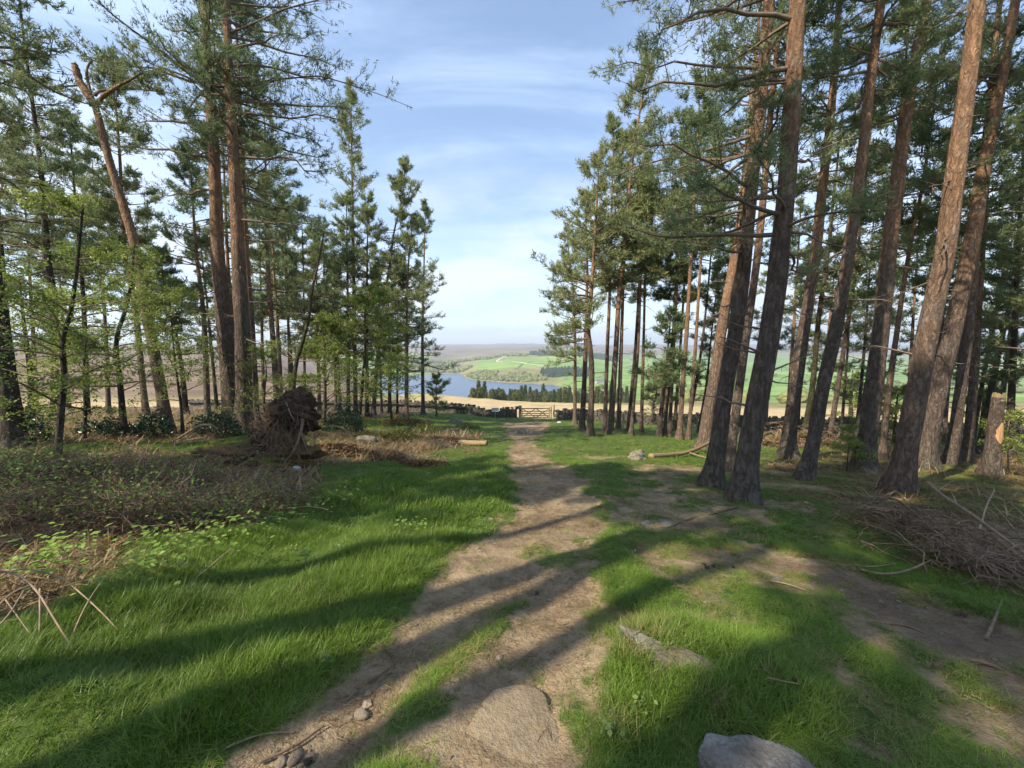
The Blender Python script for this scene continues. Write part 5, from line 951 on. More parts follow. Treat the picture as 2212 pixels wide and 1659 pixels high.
def brushwood():
    rng = np.random.default_rng(12)
    # big heap of dead branches on the right
    b = G(2040, 1200); t = thing('brushwood_heap', 'tangled heap of dead brown branches beside the side path', 'brushwood', b); mb = MB(); c0 = G(1905, 1120) - b; c1 = G(2185, 1262) - b
    for k in range(22):
        f = k / 21; p = c0 * (1 - f) + c1 * f; w_ = .22 + .32 * math.sin(f * PI); P, R = curved(rng, 34, p + np.array([0, 0, .09 + .05 * math.sin(f * PI)]), (w_ * .7, w_ * .8, .06 + .03 * math.sin(f * PI)), .6, 7, .3, (-.3, .4), .0055); mb.add(*tubes(P, R, 3), tint=np.repeat(np.clip(rng.normal(.35, .25, 34), 0, 1), 21))
    for px, py in ((2090, 1235), (2060, 1205), (2125, 1250), (2020, 1215)):   # curled wispy bundles
        p = G(px, py) - b; P, R = curved(rng, 45, p + [0, 0, .2], (.06, .06, .05), .42, 8, .25, (-.2, .5), .004, az=-2.2); mb.add(*tubes(P, R, 3), tint=.7)
    tag(obj('twig_tangle', mb.mesh('twig_tangle'), M['dead'], t), kind='stuff')
    def br(pts, r0, r1, tint): one_tube('branch', [G(x, y) + [0, 0, h] - b for x, y, h in pts], r0, r1, 'dead', t, 6, tint, int(pts[0][0]))
    br([(1900, 1085, .05), (1930, 1115, .3), (1965, 1155, .32), (2010, 1190, .25)], .015, .009, .3)
    br([(2000, 1080, .35), (2030, 1130, .42), (2080, 1165, .38), (2120, 1195, .34), (2212, 1240, .2)], .022, .014, .75)
    br([(2110, 1200, .3), (2125, 1150, .42), (2145, 1112, .45), (2130, 1105, .4)], .012, .006, .9)
    br([(1985, 1085, .1), (2005, 1112, .3), (2028, 1098, .35), (2055, 1082, .4)], .009, .005, .8)
    br([(1860, 1235, .02), (1905, 1250, .04), (1955, 1248, .06), (2010, 1230, .1)], .012, .008, .7)
    br([(1840, 1222, .02), (1880, 1236, .05), (1935, 1225, .04)], .006, .004, .8)
    br([(2150, 1215, .25), (2190, 1240, .2), (2240, 1260, .15)], .02, .015, .5)
    br([(2140, 1130, .3), (2165, 1165, .3), (2200, 1210, .25)], .008, .005, .9)
    mb = MB(); nn = 3200; f = rng.uniform(0, 1, nn); p = c0[None] * (1 - f)[:, None] + c1[None] * f[:, None] + rng.normal(0, 1, (nn, 3)) * [.3, .38, .07] + [0, 0, .05]; leaves_np(mb, p, rng, .035, .3, None, .12); tag(obj('dead_needles', mb.mesh('dead_needles'), M['bracken'], t), kind='stuff')
    # brown heap of torn roots and brush between the right-hand pines
    b = G(1745, 968); t = thing('brush_heap', 'brown heap of torn brush and roots behind the right pines', 'brushwood', b); mb = MB(); P, R = curved(rng, 420, (0, .3, .35), (1.2, .4, .28), 1.0, 6, .2, (-.5, .7), .018); mb.add(*tubes(P, R, 3), tint=.45); tag(obj('twig_tangle', mb.mesh('twig_tangle'), M['dead'], t), kind='stuff')
    bm = bmesh.new(); bmesh.ops.create_icosphere(bm, subdivisions=4, radius=1); co = np.array([v.co for v in bm.verts]); co = co * (1 + .5 * fbm(co[:, 0] * 2, co[:, 1] * 2 + co[:, 2], 25, 4))[:, None] * [1.8, .6, .62]; co[:, 1] += .5
    for v, c in zip(bm.verts, co): v.co = c
    me = bpy.data.meshes.new('earth_mound'); bm.to_mesh(me); bm.free(); obj('earth_mound', me, M['soil'], t)
    for k in range(7): p0 = rng.normal(0, 1, 3) * [.9, .2, .2] + [0, -.2, .5]; one_tube('branch', [p0, p0 + rng.normal(0, .35, 3), p0 + rng.normal(0, .6, 3) + [0, 0, .1]], .045, .015, 'dead', t, 6, .7, k)
    # thicket of dead bramble and bracken on the left bank, in separate heaps
    for q, (px, py, sx, sy, h_, lab) in enumerate([(60, 1030, 1.0, .5, .38, 'dark dry bramble thicket at the left edge'), (210, 1045, 1.0, .5, .34, 'dry bramble thicket under the leafy sapling'), (380, 1060, .9, .5, .28, 'dry brown bramble thicket left of the white stone'), (520, 1090, .7, .4, .16, 'low dry bramble patch beside the lush grass'), (80, 1130, .7, .45, .36, 'shadowed twiggy thicket in the left foreground'), (260, 1135, .6, .4, .3, 'twiggy thicket with bramble leaves in the left foreground'), (20, 1060, .5, .4, .3, 'brown bracken clump at the far left'), (420, 1130, .5, .3, .15, 'small dead bramble clump at the lush grass edge')]):
        h_ *= 1.3; b = G(px, py); t = thing('bramble_thicket', lab, 'bramble', b, 'bramble thickets on the left bank'); mb = MB(); P, R = curved(rng, 330, (0, 0, h_ * .35), (sx * .55, sy * .6, h_ * .35), .55, 6, .22, (-.3, 1.05), .0042); mb.add(*tubes(P, R, 3), tint=np.repeat(rng.uniform(.1, .75, 330), 18)); tag(obj('stems', mb.mesh('stems'), M['dead'], t), kind='stuff')
        mb = MB(); nn = 420; nn = 700; pp = rng.normal(0, 1, (nn, 3)) * [sx * .6, sy * .6, h_ * .3] + [0, 0, h_ * .75]; leaves_np(mb, pp, rng, .02, .6); tag(obj('leaves', mb.mesh('leaves'), M['leaf_pale'], t), kind='stuff')
        mb = MB(); nn = 900; pp = rng.normal(0, 1, (nn, 3)) * [sx * .65, sy * .65, h_ * .25] + [0, 0, h_ * .35]; leaves_np(mb, pp, rng, .035, .4, None, .25); tag(obj('dead_fronds', mb.mesh('dead_fronds'), M['bracken'], t), kind='stuff')
    # pale dead branches at the left edge
    b = G(60, 1370); t = thing('dead_branch', 'pale bare dead branches sprawling at the left edge', 'branch', b)
    A = lambda x, y, h: G(x, y) + [0, 0, h] - b
    for pts, r0, r1 in ([(( -60, 1330, .28), (20, 1330, .33), (80, 1345, .28), (130, 1385, .1), (165, 1420, .02)), .0075, .004], [((-40, 1300, .2), (30, 1320, .30), (90, 1318, .30), (150, 1325, .24)), .008, .004], [((95, 1350, .25), (90, 1385, .1), (82, 1400, .02)), .005, .003], [((150, 1400, .03), (190, 1350, .15), (232, 1310, .22)), .005, .003], [((150, 1325, .24), (215, 1350, .12), (265, 1380, .03)), .005, .003], [((-30, 1380, .1), (30, 1350, .22), (80, 1340, .25)), .008, .005], [((88, 1408, .02), (130, 1415, .03), (178, 1408, .05)), .006, .005], [((-40, 1400, .05), (20, 1385, .14), (60, 1352, .24)), .006, .004], [((20, 1360, .2), (60, 1390, .1), (92, 1410, .02)), .004, .003]): one_tube('stick', [A(*q) for q in pts], r0, r1, 'dead', t, 6, .95)
    for nm, lab, pts, r0, r1, tn in [('fallen_twig', 'pale lichened twig lying in the left grass', ((398, 1278, .05), (440, 1262, .1), (480, 1235, .14), (503, 1220, .16)), .006, .003, 1.), ('fallen_twig', 'bent dark twig across the left rut', ((817, 1395, .02), (838, 1412, .025), (857, 1424, .015)), .007, .004, .2), ('fallen_twig', 'straight twig bundle in the lower path', ((560, 1655, .02), (640, 1620, .02), (700, 1575, .02)), .008, .005, .35), ('fallen_twig', 'curved thin twig at the lower left of the path', ((490, 1620, .01), (560, 1590, .015), (640, 1585, .01)), .005, .004, .5), ('fallen_twig', 'orange twig lying in grass right of the mossy rock', ((1655, 1478, .04), (1690, 1488, .045), (1727, 1493, .04)), .004, .003, .85), ('fallen_twig', 'pale twig with splayed end on worn turf', ((1660, 1258, .02), (1700, 1265, .02), (1740, 1280, .02)), .008, .005, .8), ('fallen_twig', 'short stick on the shaded part of the path', ((795, 1480, .015), (840, 1452, .02)), .006, .005, .2), ('fallen_twig', 'thin branch lying at the right rut edge', ((1100, 1450, .01), (1120, 1435, .02), (1150, 1410, .015)), .004, .003, .4), ('fallen_twig', 'forked root showing on the dark side path', ((2130, 1385, .02), (2150, 1340, .03), (2165, 1300, .02)), .012, .006, .55)]:
        b = G(pts[0][0], pts[0][1]); t = one_tube(nm, [G(x, y) + [0, 0, h] - b for x, y, h in pts], r0, r1, 'dead', None, 6, tn); t.location = b; tag(t, lab, 'twig', 'twigs lying on the ground')
    # peeled log in the grass and the little cut log on the left
    b = G(1440, 985); t = thing('fallen_log', 'yellowish peeled branch lying before the buttressed trunk', 'log', b); A = lambda x, y, h: G(x, y) + [0, 0, h] - b
    one_tube('log', [A(1405, 990, .06), (A(1450, 989, .1)), A(1490, 986, .14), A(1532, 972, .3)], .09, .05, 'log', t, 9); one_tube('side_branch', [A(1490, 986, .12), A(1515, 992, .08), A(1533, 996, .08)], .035, .02, 'dead', t, 6, .8)
    b = G(1022, 963); t = one_tube('cut_log', [G(985, 960) + [0, 0, .1] - b, np.array([0, 0, .1]), G(1052, 964) + [0, 0, .12] - b], .1, .095, 'log', None, 10); t.location = b; tag(t, 'short cut log end poking from dead bracken left of the path', 'log')
    b = G(1375, 993); rock('old_stump', 'low rotten stump wrapped in straw coloured grass', b + [0, 0, .05], (.34, .22, .2), 71, 'mossrock', .3, amp=.5, cat='tree stump')
brushwood()

# ------------------------------------------------------------------ leafy saplings, bushes
def sapling(name, label, pxpath, wpx, d, seed, nbr=26, L=1.6, leaf=.03, nleaf=46, mat='leaf', bark='bark_dark', h0=.2, group='leafy saplings on the left', sparse=1., flat=.75):
    rng = np.random.default_rng(seed); b = at(*pxpath[0], d) if d else G(*pxpath[0]); d = b[1]; b[2] = gh(b[0], b[1]); P = [b] + [at(x, y, d) for x, y in pxpath[1:]]; P = np.array([p for k, p in enumerate(P) if k == 0 or p[2] > b[2] + .1]) - b
    tr = Trunk(P, wpx * d / FPX / 2, taper=.75, flare=.3, seed=seed); t = thing(name, label, 'tree', b, group); mb = MB(); tr.mesh(mb, 9, .2, .1); obj('trunk', mb.mesh('trunk', True), M[bark], t)
    h = np.sort(rng.uniform(h0, .99, nbr)) * tr.L; Lb = L * (1.15 - h / tr.L) * rng.uniform(.6, 1.25, nbr) + .25; Pb = branch_paths(tr.at(h), rng.uniform(0, 2 * PI, nbr), rng.uniform(.05, .75, nbr), Lb, rng.uniform(-.3, .1, nbr), 7, rng, .12); mbb = MB(); mbb.add(*tubes(Pb, np.minimum(.006 + .008 * Lb, tr.r0 * .5)[:, None] * np.linspace(1, .25, 7)[None], 4))
    i = np.repeat(np.arange(nbr), 10); s = rng.uniform(.2, 1, len(i)); pb, db = path_at(Pb, i, s); d2 = nrm(db * .8 + rng.normal(0, .7, db.shape) * [1, 1, .6]); L2 = Lb[i] * .45 * rng.uniform(.4, 1.1, len(i)); q = np.linspace(0, 1, 4); P2 = pb[:, None] + d2[:, None] * (L2[:, None] * q)[..., None]; P2[:, :, 2] -= L2[:, None] * .12 * q ** 2; mbb.add(*tubes(P2, np.full((len(i), 4), .003) * (1 - .6 * q), 3)); tag(obj('branches', mbb.mesh('branches'), M['branch'], t), kind='stuff')
    nl_ = max(6, int(nleaf / 2.0)); j = np.repeat(np.arange(len(i)), nl_); p3, _ = path_at(P2, j, rng.uniform(.1, 1, len(j))); p3 = p3 + rng.normal(0, .05, p3.shape) * [1, 1, .8]; keep = rng.uniform(0, 1, len(j)) < sparse; mc = MB(); tn = (np.repeat(rng.uniform(0, 1, nbr), 10)[j] * .6 + .2)[keep]; leaves_np(mc, p3[keep], rng, leaf * .78, flat * .62, tn); tag(obj('leaves', mc.mesh('leaves'), M[mat], t), kind='stuff')
def bush(name, label, b, size, seed, n, leaf, mat, group=None, stems=14):
    rng = np.random.default_rng(seed); t = thing(name, label, 'bush', b, group); v = nrm(rng.normal(0, 1, (n, 3))); v[:, 2] = np.abs(v[:, 2]); r = rng.uniform(.35, 1, n) ** .45 * (1 + .5 * fbm(v[:, 0] * 2.5 + seed, v[:, 1] * 2.5 + v[:, 2] * 2, seed, 3)); p = v * r[:, None] * np.array(size)
    mc = MB(); leaves_np(mc, p, rng, leaf, .35); tag(obj('leaves', mc.mesh('leaves'), M[mat], t), kind='stuff'); P, R = curved(rng, stems, (0, 0, 0), (.08, .08, .0), size[2] * 1.1, 6, .1, (.7, 1.4), .012); mb = MB(); mb.add(*tubes(P, R, 4)); tag(obj('stems', mb.mesh('stems'), M['branch'], t), kind='stuff')
def greenery():
    sapling('sapling', 'leafy sapling with a forked dark trunk in the left foreground', [(124, 1006), (133, 872), (140, 821), (133, 722), (150, 695), (164, 600), (172, 520), (180, 440)], 13, 7.2, 1, 34, 1.9, .034, 60)
    sapling('sapling', 'leafy sapling with a crooked trunk left of the snapped pine', [(270, 942), (259, 821), (246, 736), (273, 668), (285, 600), (290, 530)], 12, 10.5, 2, 32, 2.0, .038, 58)
    sapling('sapling', 'forked sapling low at the left edge', [(66, 935), (68, 821), (60, 760), (50, 690), (42, 600)], 12, 11, 3, 28, 2.0, .038, 50)
    sapling('sapling', 'bright leafy sapling between snapped pine and stout pair', [(395, 948), (392, 880), (380, 800), (372, 720), (365, 640)], 6, 11.5, 4, 30, 1.7, .036, 50)
    sapling('birch_tree', 'forked bare limbed birch right of the upturned roots', [(632, 902), (632, 852), (638, 787), (655, 735), (669, 680), (672, 633), (690, 560), (700, 500)], 11, 17, 5, 26, 2.6, .035, 18, bark='bark_green', sparse=.5, h0=.3)
    sapling('sapling', 'pale stemmed leafy tree above the holly bush', [(776, 930), (778, 880), (785, 800), (790, 760), (786, 690), (800, 620)], 8, 19, 6, 46, 3.2, .055, 80, bark='bark_green')
    sapling('sapling', 'thin leafy tree between the root plate and the holly', [(700, 905), (704, 830), (698, 760), (710, 690)], 5, 19, 7, 40, 2.8, .055, 80, bark='bark_green')
    sapling('sapling', 'slim leafy tree just left of the edge pines', [(846, 905), (842, 840), (850, 760), (846, 690)], 5, 25, 8, 32, 2.4, .06, 60, bark='bark_green')
    sapling('sapling', 'fresh green sapling against the dark trunk pair', [(572, 930), (570, 860), (578, 790), (560, 740)], 4, 13, 9, 20, 1.3, .035, 42)
    sapling('sapling', 'young leafy tree low behind the leftmost sapling', [(180, 960), (186, 880), (178, 800), (190, 720)], 7, 9.5, 10, 26, 1.7, .036, 50)
    sapling('seedling', 'tiny bright green seedling before the brown smooth pine', [(1830, 1008), (1832, 970), (1836, 930)], 2.2, 10.6, 11, 14, .38, .03, 34, group=None, h0=.35)
    sapling('seedling', 'yellow green sapling beside the broken stump', [(2182, 985), (2178, 940), (2185, 890)], 3, 11, 12, 16, .7, .035, 40, group=None)
    sapling('yew_tree', 'bright green yew like shrub between the big right trunks', [(1930, 960), (1935, 900), (1940, 840)], 7, 15, 13, 30, 1.5, .04, 70, group=None, bark='bark_green')
    sapling('willow_tree', 'sunlit yellow green tree beyond the right wall', [(1838, 925), (1838, 860), (1842, 800)], 10, 40, 14, 30, 3.2, .11, 60, group=None, bark='bark_green')
    sapling('willow_tree', 'sunlit yellow green shrub behind the broken stump', [(2120, 935), (2122, 890), (2126, 850)], 9, 24, 15, 26, 2.2, .07, 60, group=None, bark='bark_green')
    H = 'dark holly bushes under the left trees'
    for q, (px, py, d, sx, sy, sz, n, lab) in enumerate([(745, 940, 15, .75, .6, 1.05, 2600, 'dark glossy holly bush right of the upturned roots'), (470, 945, 12, .8, .5, .8, 2000, 'dark holly at the foot of the stout pines'), (330, 950, 11, .7, .5, .8, 1800, 'dark bush under the snapped pine'), (40, 960, 9, .9, .5, .85, 2000, 'dark shrub below the left edge pines'), (230, 950, 10.5, .8, .5, .6, 1500, 'shadowy low bush between the left saplings'), (610, 925, 14, .6, .5, .6, 1200, 'small dark bush behind the root plate')]):
        b = at(px, py, d); b[2] = gh(b[0], b[1]) - .05; bush('holly_bush', lab, b, (sx, sy, sz), 500 + q, n, .042, 'holly', H)
    # heathery, mossy mounds and dead bracken on the left bank by the wall
    for q, (px, py, sx, sy, sz, n, mat, lab) in enumerate([(830, 950, 1.3, .6, .4, 2600, 'moss', 'low green heathery mound left of the path'), (915, 935, .9, .5, .42, 1800, 'moss', 'rounded green tussock below the wall'), (700, 975, .9, .4, .28, 1500, 'bracken', 'flattened dead bracken right of the root plate'), (960, 955, 1.0, .5, .3, 1800, 'bracken', 'reddish dead bracken beside the cut log'), (780, 990, 1.1, .4, .22, 1700, 'bracken', 'dead bracken bank above the lush grass'), (1010, 925, .9, .5, .36, 1800, 'moss', 'grassy hummock left of the track by the stake'), (870, 918, 1.6, .6, .45, 2000, 'bracken', 'brown bracken in front of the left wall'), (900, 1005, .8, .35, .2, 1200, 'bracken', 'straw coloured dead grass patch above the lush grass')]):
        b = G(px, py); bush('undergrowth_mound', lab, b - [0, 0, .06], (sx, sy, sz), 520 + q, n, .045 if mat == 'bracken' else .03, mat, 'mounds on the left bank', 10)
    # bramble sprays
    rng = np.random.default_rng(66)
    for q, (px, py, r, h_, n, lab) in enumerate([(120, 1290, .16, .34, 190, 'bright yellow green bramble spray at the left edge'), (655, 1232, .06, .16, 26, 'single bramble sprig in the lush grass'), (885, 1160, .12, .14, 50, 'bramble leaves by the path edge'), (560, 1140, .3, .16, 120, 'bramble trailing over the lush grass'), (700, 1100, .3, .16, 90, 'bramble tuft below the white stone'), (420, 1195, .32, .2, 150, 'bramble arch at the edge of the thicket'), (330, 1240, .22, .16, 100, 'shaded bramble at the grass edge')]):
        b = G(px, py); t = thing('bramble_plant', lab, 'bramble', b, 'bramble sprays in the left grass'); p = rng.normal(0, 1, (n, 3)) * [r, r * .8, h_ * .2] + [0, 0, h_]; mb = MB(); leaves_np(mb, p, rng, .026, .8, .75 if q == 0 else .45, .75); tag(obj('leaves', mb.mesh('leaves'), M['leaf_pale'], t), kind='stuff')
        P, R = curved(rng, 9, (0, 0, 0), (r * .3, r * .3, .0), h_ * 1.5, 6, .1, (.5, 1.3), .004); mb = MB(); mb.add(*tubes(P, R, 4), tint=.3); tag(obj('stems', mb.mesh('stems'), M['dead'], t), kind='stuff')
    # pine cones on the bare earth
    bm = bmesh.new(); bmesh.ops.create_icosphere(bm, subdivisions=2, radius=.017)
    for k, v in enumerate(bm.verts): v.co *= (1.25 if k % 2 else .85); v.co.z *= 1.2
    me = bpy.data.meshes.new('pine_cone'); bm.to_mesh(me); bm.free()
    for k, (px, py) in enumerate([(665, 1651), (1527, 1228), (1541, 1224), (2081, 1331), (2065, 1330), (1582, 1226), (1520, 1222), (850, 1343), (1160, 1283)]):
        g = G(px, py); o = obj('pine_cone', me, M['bark'], None, g + [0, 0, .012]); o.rotation_euler = (k, 1.2, k * 2); tag(o, 'small dark pine cone ' + ['among stones at the bottom of the path', 'in the worn patch, left of a close pair', 'in the worn patch, right of a close pair', 'on the side path, right of two', 'on the side path, left of two', 'alone right of the worn patch', 'at the left of the worn patch', 'at the left path edge', 'in the middle of the path'][k], 'pine cone', 'pine cones on the ground')
greenery()

# ------------------------------------------------------------------ grass, litter and twigs: what nobody could count
def tuft(name, nbl, rad, L, wdt, bend, seed, mat, k=4, up=1.):
    rng = np.random.default_rng(seed); mb = MB()
    for _ in range(nbl):
        a = rng.uniform(0, 2 * PI); r = rad * math.sqrt(rng.uniform()); p = np.array([r * math.cos(a), r * math.sin(a), -.01]); az = rng.uniform(0, 2 * PI); l = L * rng.uniform(.45, 1.15); bd = bend * rng.uniform(.4, 1.5); s = np.linspace(0, 1, k); o = np.array([math.cos(az), math.sin(az), 0]); sd = np.array([-o[1], o[0], 0])
        C = p + o * (l * bd * s[:, None] ** 1.8) + np.array([0, 0, up]) * (l * (s - .35 * bd * s ** 2))[:, None]; wv = wdt * rng.uniform(.7, 1.3) * np.array([1, .85, .55, .06] if k == 4 else [1, .7, .06])[:, None]; V = np.empty((2 * k, 3)); V[0::2] = C - sd * wv / 2; V[1::2] = C + sd * wv / 2
        i = np.arange(k - 1) * 2; mb.add(V, [np.stack([i, i + 1, i + 3, i + 2], -1)], bt=np.repeat(s, 2), bv=rng.uniform())
    me = mb.mesh(name); o = bpy.data.objects.new(name, me); me.materials.append(M[mat]); return o
def instancer(name, label, cat, pts, idx, scl, tint, dry, objs, kind='stuff', tilt=None):
    me = bpy.data.meshes.new(name); N = len(pts); me.vertices.add(N); me.vertices.foreach_set('co', np.asarray(pts, np.float32).ravel())
    rng = np.random.default_rng(len(pts)); rot = np.zeros((N, 3), np.float32); rot[:, 2] = rng.uniform(0, 2 * PI, N); rot[:, :2] = rng.normal(0,   .2 if tilt is None else tilt, (N, 2))
    for k, a, ty in (('idx', idx, 'INT'), ('tint', tint, 'FLOAT'), ('dry', dry, 'FLOAT')):
        at_ = me.attributes.new(k, ty, 'POINT'); at_.data.foreach_set('value', np.asarray(a, np.int32 if ty == 'INT' else np.float32))
    for k, a in (('scl', scl), ('rot', rot)): at_ = me.attributes.new(k, 'FLOAT_VECTOR', 'POINT'); at_.data.foreach_set('vector', np.asarray(a, np.float32).ravel())
    col = bpy.data.collections.new(name + '_sources')
    for k, o in enumerate(objs): o.name = f'{name}_source_{chr(97 + k)}'; col.objects.link(o)
    ob = bpy.data.objects.new(name, me); COL.objects.link(ob); tag(ob, label, cat, kind=kind)
    g = bpy.data.node_groups.new(name + '_scatter', 'GeometryNodeTree'); g.interface.new_socket('Geometry', in_out='INPUT', socket_type='NodeSocketGeometry'); g.interface.new_socket('Geometry', in_out='OUTPUT', socket_type='NodeSocketGeometry')
    gi = g.nodes.new('NodeGroupInput'); go = g.nodes.new('NodeGroupOutput'); ip = g.nodes.new('GeometryNodeInstanceOnPoints'); ci = g.nodes.new('GeometryNodeCollectionInfo'); ci.inputs[0].default_value = col; ci.inputs[1].default_value = True; ci.inputs[2].default_value = True; mp_ = g.nodes.new('GeometryNodeMeshToPoints')
    def na(n, ty): x = g.nodes.new('GeometryNodeInputNamedAttribute'); x.data_type = ty; x.inputs[0].default_value = n; return x.outputs[0]
    l = g.links.new; l(gi.outputs[0], mp_.inputs[0]); l(mp_.outputs[0], ip.inputs['Points']); l(ci.outputs[0], ip.inputs['Instance']); ip.inputs['Pick Instance'].default_value = True; l(na('idx', 'INT'), ip.inputs['Instance Index'])
    e2r = g.nodes.new('FunctionNodeEulerToRotation'); l(na('rot', 'FLOAT_VECTOR'), e2r.inputs[0]); l(e2r.outputs[0], ip.inputs['Rotation']); l(na('scl', 'FLOAT_VECTOR'), ip.inputs['Scale']); l(ip.outputs[0], go.inputs[0])
    md = ob.modifiers.new('scatter', 'NODES'); md.node_group = g; return ob
def ring(rng, n, y0, y1, w=1.55, side=1.5):
    y = np.sqrt(rng.uniform(y0 * y0, y1 * y1, n)); x = rng.uniform(-1, 1, n) * (w * y + side); return x, y
ROCKS_XY = [(G(1105, 1600)[:2] + [-.03, -.07], .34, .32), (G(1470, 1432)[:2], .2, .05), (G(1625, 1652)[:2] + [.02, -.06], .23, .14)]
def grass():
    rng = np.random.default_rng(77); P = []; I = []; S = []; T = []; D = []
    for n, y0, y1, base, cov, mx in ((95000, .9, 4.5, 0, 1., 3), (85000, 4.3, 13, 4, 1.7, 8), (80000, 12.5, 47, 8, 3.0, 20)):
        x, y = ring(rng, n, y0, y1); dirt = lookup(x, y, GRID[3][0]); lit = lookup(x, y, GRID[3][1]); lush = lookup(x, y, GRID[3][2]); tus = lookup(x, y, GRID[3][3])
        clump = fbm(x * 1.4, y * 1.4, 201, 4); fine = fbm(x * 5, y * 5, 202, 2)
        pr = (1 - sstep(.05, .8, dirt + fine * .9)) * (1 - .62 * sstep(.25, .75, lit + clump * .4)); pr = np.maximum(pr, .05 * (dirt < .9)); pr = np.maximum(pr * (.62 + .6 * (clump + .5)), lush * .95); pr *= (y < wall_y(x) - .3); pr *= 1 - .35 * (x > .2) * (1 - tus) * sstep(.1, -.25, clump)
        for c, ax, ay in ROCKS_XY: pr *= (((x - c[0]) / ax) ** 2 + ((y - c[1]) / ay) ** 2) > 1
        k = rng.uniform(0, 1, n) < pr; x, y, dirt, lit, lush, tus, clump, fine = (a[k] for a in (x, y, dirt, lit, lush, tus, clump, fine)); n = len(x); z = gnd(x, y)
        edge = sstep(.0, .45, dirt); cl2 = fbm(x * 2.6, y * 2.6, 207, 3); hgt = .2 + .52 * lush * (1 - .75 * edge) * np.clip(.6 + .9 * (clump + .2) + 1.1 * cl2, .2, 1.8) + .5 * tus * np.clip(.8 + 1.2 * cl2, .3, 1.8) + .15 * clump + .15 * fine; hgt = np.clip(hgt * (1 - .35 * edge) * rng.uniform(.7, 1.3, n), .16, 1.9); hgt *= (1 - .3 * lit)
        wd_ = np.clip(.75 + .35 * hgt, .7, 1.4)
        P.append(np.stack([x, y, z - .004], -1)); I.append(base + rng.integers(0, 4, n)); S.append(np.stack([wd_, wd_, hgt], -1)); T.append(np.clip(.5 + .8 * fbm(x * .8, y * .8, 203, 3) + .5 * fbm(x * 3.5, y * 3.5, 208, 2) + rng.normal(0, .22, n), 0, 1)); D.append(np.clip(.11 + .6 * lit + .35 * edge * (1 - lush) + .55 * np.maximum(0, fbm(x * .9 + 5, y * .9, 204, 3) - .1) + .4 * tus * (fbm(x * 4, y * 4, 205, 2) > .12) + rng.normal(0, .16, n) + .25 * (rng.uniform(0, 1, n) < .06), 0, 1))
    ob = []
    for k in range(4): ob.append(tuft('near', 12, .035, .17, .0036, .42 + .1 * k, k, 'grass'))
    for k in range(4): ob.append(tuft('mid', 14, .085, .18, .0085, .42 + .1 * k, 10 + k, 'grass', 3))
    for k in range(4): ob.append(tuft('far', 16, .22, .20, .024, .4 + .1 * k, 20 + k, 'grass', 3))
    instancer('grass', 'green grass on both sides of the path', 'grass', np.concatenate(P), np.concatenate(I), np.concatenate(S), np.concatenate(T), np.concatenate(D), ob)
grass()
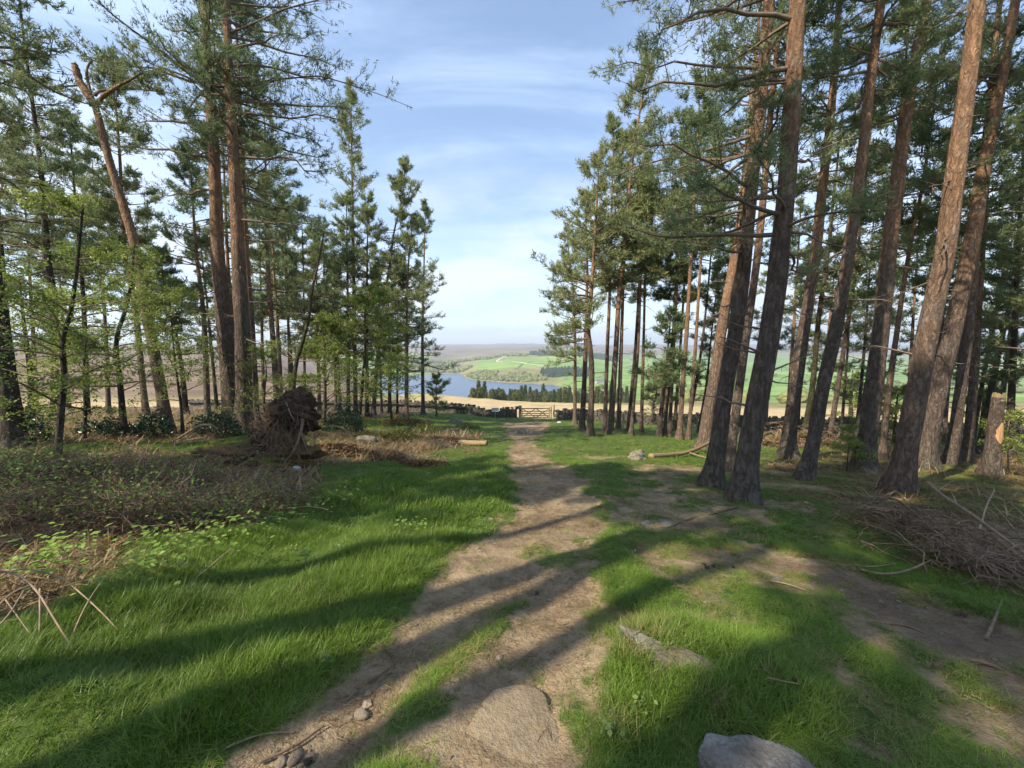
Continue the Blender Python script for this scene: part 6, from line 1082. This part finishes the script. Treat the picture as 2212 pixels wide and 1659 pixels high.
def litter():
    rng = np.random.default_rng(88); M['litterleaf'] = m_grass('dry_litter', (.10, .055, .028), (.30, .185, .095), (.40, .30, .18)); objs = []
    for k in range(4):   # little sprays of dead needles and twiglets lying flat
        mb = MB(); P, R = curved(rng, 10, (0, 0, .006), (.05, .05, .003), .09, 4, .15, (-.05, .12), .0013); mb.add(*tubes(P, R, 3), bt=.3, bv=rng.uniform()); me = mb.mesh('spray'); me.materials.append(M['litterleaf']); objs.append(bpy.data.objects.new('spray', me))
    for k in range(4):   # bent dead fronds standing a hand high
        objs.append(tuft('frond', 9, .10, .22, .012, .95, 60 + k, 'litterleaf', 4, .7))
    P = []; I = []; S = []; T = []; D = []
    for n, y0, y1, sc_ in ((26000, .9, 5.5, 1.), (26000, 5, 16, 1.9), (20000, 15, 44, 3.2)):
        x, y = ring(rng, n, y0, y1); dirt = lookup(x, y, GRID[3][0]); lit = lookup(x, y, GRID[3][1]); lush = lookup(x, y, GRID[3][2]); cl = fbm(x * 2.2, y * 2.2, 301, 3)
        pr = np.maximum(.5 * dirt * (.5 + 1.4 * (cl + .3)), .9 * lit) * (1 - .9 * lush); pr *= y < wall_y(x) - .3; k = rng.uniform(0, 1, n) < pr; x, y, lit, dirt = x[k], y[k], lit[k], dirt[k]; n = len(x); br = (lit > .35) & (rng.uniform(0, 1, n) < np.where(x < 0, .5, .12)); s_ = sc_ * rng.uniform(.6, 1.3, n)
        P.append(np.stack([x, y, gnd(x, y)], -1)); I.append(np.where(br, 4, 0) + rng.integers(0, 4, n)); S.append(np.stack([s_, s_, s_ * rng.uniform(.5, 1.1, n)], -1)); T.append(rng.uniform(0, 1, n)); D.append(rng.uniform(0, .8, n))
    instancer('leaf_litter', 'dead needles, bracken and twiglets strewn over the ground', 'litter', np.concatenate(P), np.concatenate(I), np.concatenate(S), np.concatenate(T), np.concatenate(D), objs, tilt=.05)
    # small gravel on the trodden earth
    objs = []
    for k in range(4):
        bm = bmesh.new(); bmesh.ops.create_icosphere(bm, subdivisions=1, radius=.01)
        for v in bm.verts: v.co = Vector((v.co.x * rng.uniform(.7, 1.5), v.co.y * rng.uniform(.7, 1.4), v.co.z * rng.uniform(.5, .8)))
        me = bpy.data.meshes.new('grit'); bm.to_mesh(me); bm.free(); me.materials.append(M['pebble']); objs.append(bpy.data.objects.new('grit', me))
    x, y = ring(rng, 42000, .9, 16); dirt = lookup(x, y, GRID[3][0]); k = rng.uniform(0, 1, len(x)) < dirt ** 2 * .8 * np.clip(.6 + fbm(x * 1.5, y * 1.5, 302, 3), .05, 1); x, y = x[k], y[k]; n = len(x); s_ = rng.lognormal(-.4, .65, n)
    xb, yb = ring(rng, 5000, 1.2, 13); kb = rng.uniform(0, 1, len(xb)) < .2 * lookup(xb, yb, GRID[3][0]) ** 2 * (fbm(xb * .9, yb * .9, 303, 3) > .08); xb, yb = xb[kb], yb[kb]; x = np.r_[x, xb]; y = np.r_[y, yb]; s_ = np.r_[s_, rng.uniform(1.8, 4.5, len(xb))]; n = len(x)
    instancer('gravel', 'fine pale gravel on the trodden earth', 'gravel', np.stack([x, y, gnd(x, y) + .001], -1), rng.integers(0, 4, n), np.stack([s_, s_, s_], -1), rng.uniform(0, 1, n), rng.uniform(0, 1, n), objs)
litter()
def weeds():
    rng = np.random.default_rng(99); objs = []; M['weed'] = m_leaf('weed_leaves', (.07, .12, .03), (.20, .26, .075), .35)
    for k in range(4):
        mb = MB(); n = 9 + 3 * k; p = rng.normal(0, 1, (n, 3)) * [.035, .035, .012] + [0, 0, .05 + .015 * k]; leaves_np(mb, p, rng, .014 + .004 * (k % 2), .7, None, .7); me = mb.mesh('rosette'); me.materials.append(M['weed']); objs.append(bpy.data.objects.new('rosette', me))
    x, y = ring(rng, 3200, 1.0, 14); dirt = lookup(x, y, GRID[3][0]); lush = lookup(x, y, GRID[3][2]); k = (rng.uniform(0, 1, len(x)) < (.25 + .4 * lush) * (1 - dirt)) & (fbm(x * 1.3, y * 1.3, 401, 3) > .04); x, y = x[k], y[k]; n = len(x); s_ = rng.uniform(.6, 1.1, n) * (1 + y * .02)
    instancer('ground_weeds', 'small broad leaved weeds scattered in the grass', 'weeds', np.stack([x, y, gnd(x, y)], -1), rng.integers(0, 4, n), np.stack([s_, s_, s_ * rng.uniform(.7, 1.6, n)], -1), rng.uniform(0, 1, n), rng.uniform(0, 1, n), objs)
    for k, (lab, pts, r0) in enumerate([('bare tree root crossing the dark side path', ((2020, 1440, .01), (2080, 1425, .02), (2150, 1440, .015), (2212, 1480, .005)), .016), ('thin root surfacing beside the side path', ((1890, 1345, .005), (1950, 1350, .014), (2010, 1372, .004)), .01), ('root edge showing across the bend of the path', ((1130, 1120, .0), (1170, 1112, .012), (1215, 1118, .01), (1250, 1108, .0)), .016), ('root running along the worn patch by the front pine', ((1590, 1098, .03), (1540, 1112, .02), (1490, 1120, .012), (1440, 1140, .0)), .022), ('root spreading from the foot of the tan pine', ((1935, 1064, .04), (1895, 1080, .02), (1850, 1085, .0)), .03)]):
        b = G(pts[0][0], pts[0][1]); t = one_tube('surface_root', [G(a, c) + [0, 0, h - .004] - b for a, c, h in pts], r0, r0 * .5, 'dead', None, 7, .35, 30 + k); t.location = b; tag(t, lab, 'root', 'roots at the ground surface')
weeds()

# ------------------------------------------------------------------ the hazy spring air over the valley
def haze():
    mb = MB(); V, F = box_np(36000, 18600, 500); mb.add(V + [0, 9000, -112], F); o = obj('haze', mb.mesh('haze')); t = NT('hazy_air'); pv = t.n('ShaderNodeVolumePrincipled', {'Color': (.80, .90, 1.0), 'Density': .00017, 'Anisotropy': .2}); t.t.links.new(pv.outputs[0], t.out.inputs['Volume']); o.data.materials.append(t.m); tag(o, 'thin blue haze in the air over the valley', 'haze', kind='stuff')
haze()
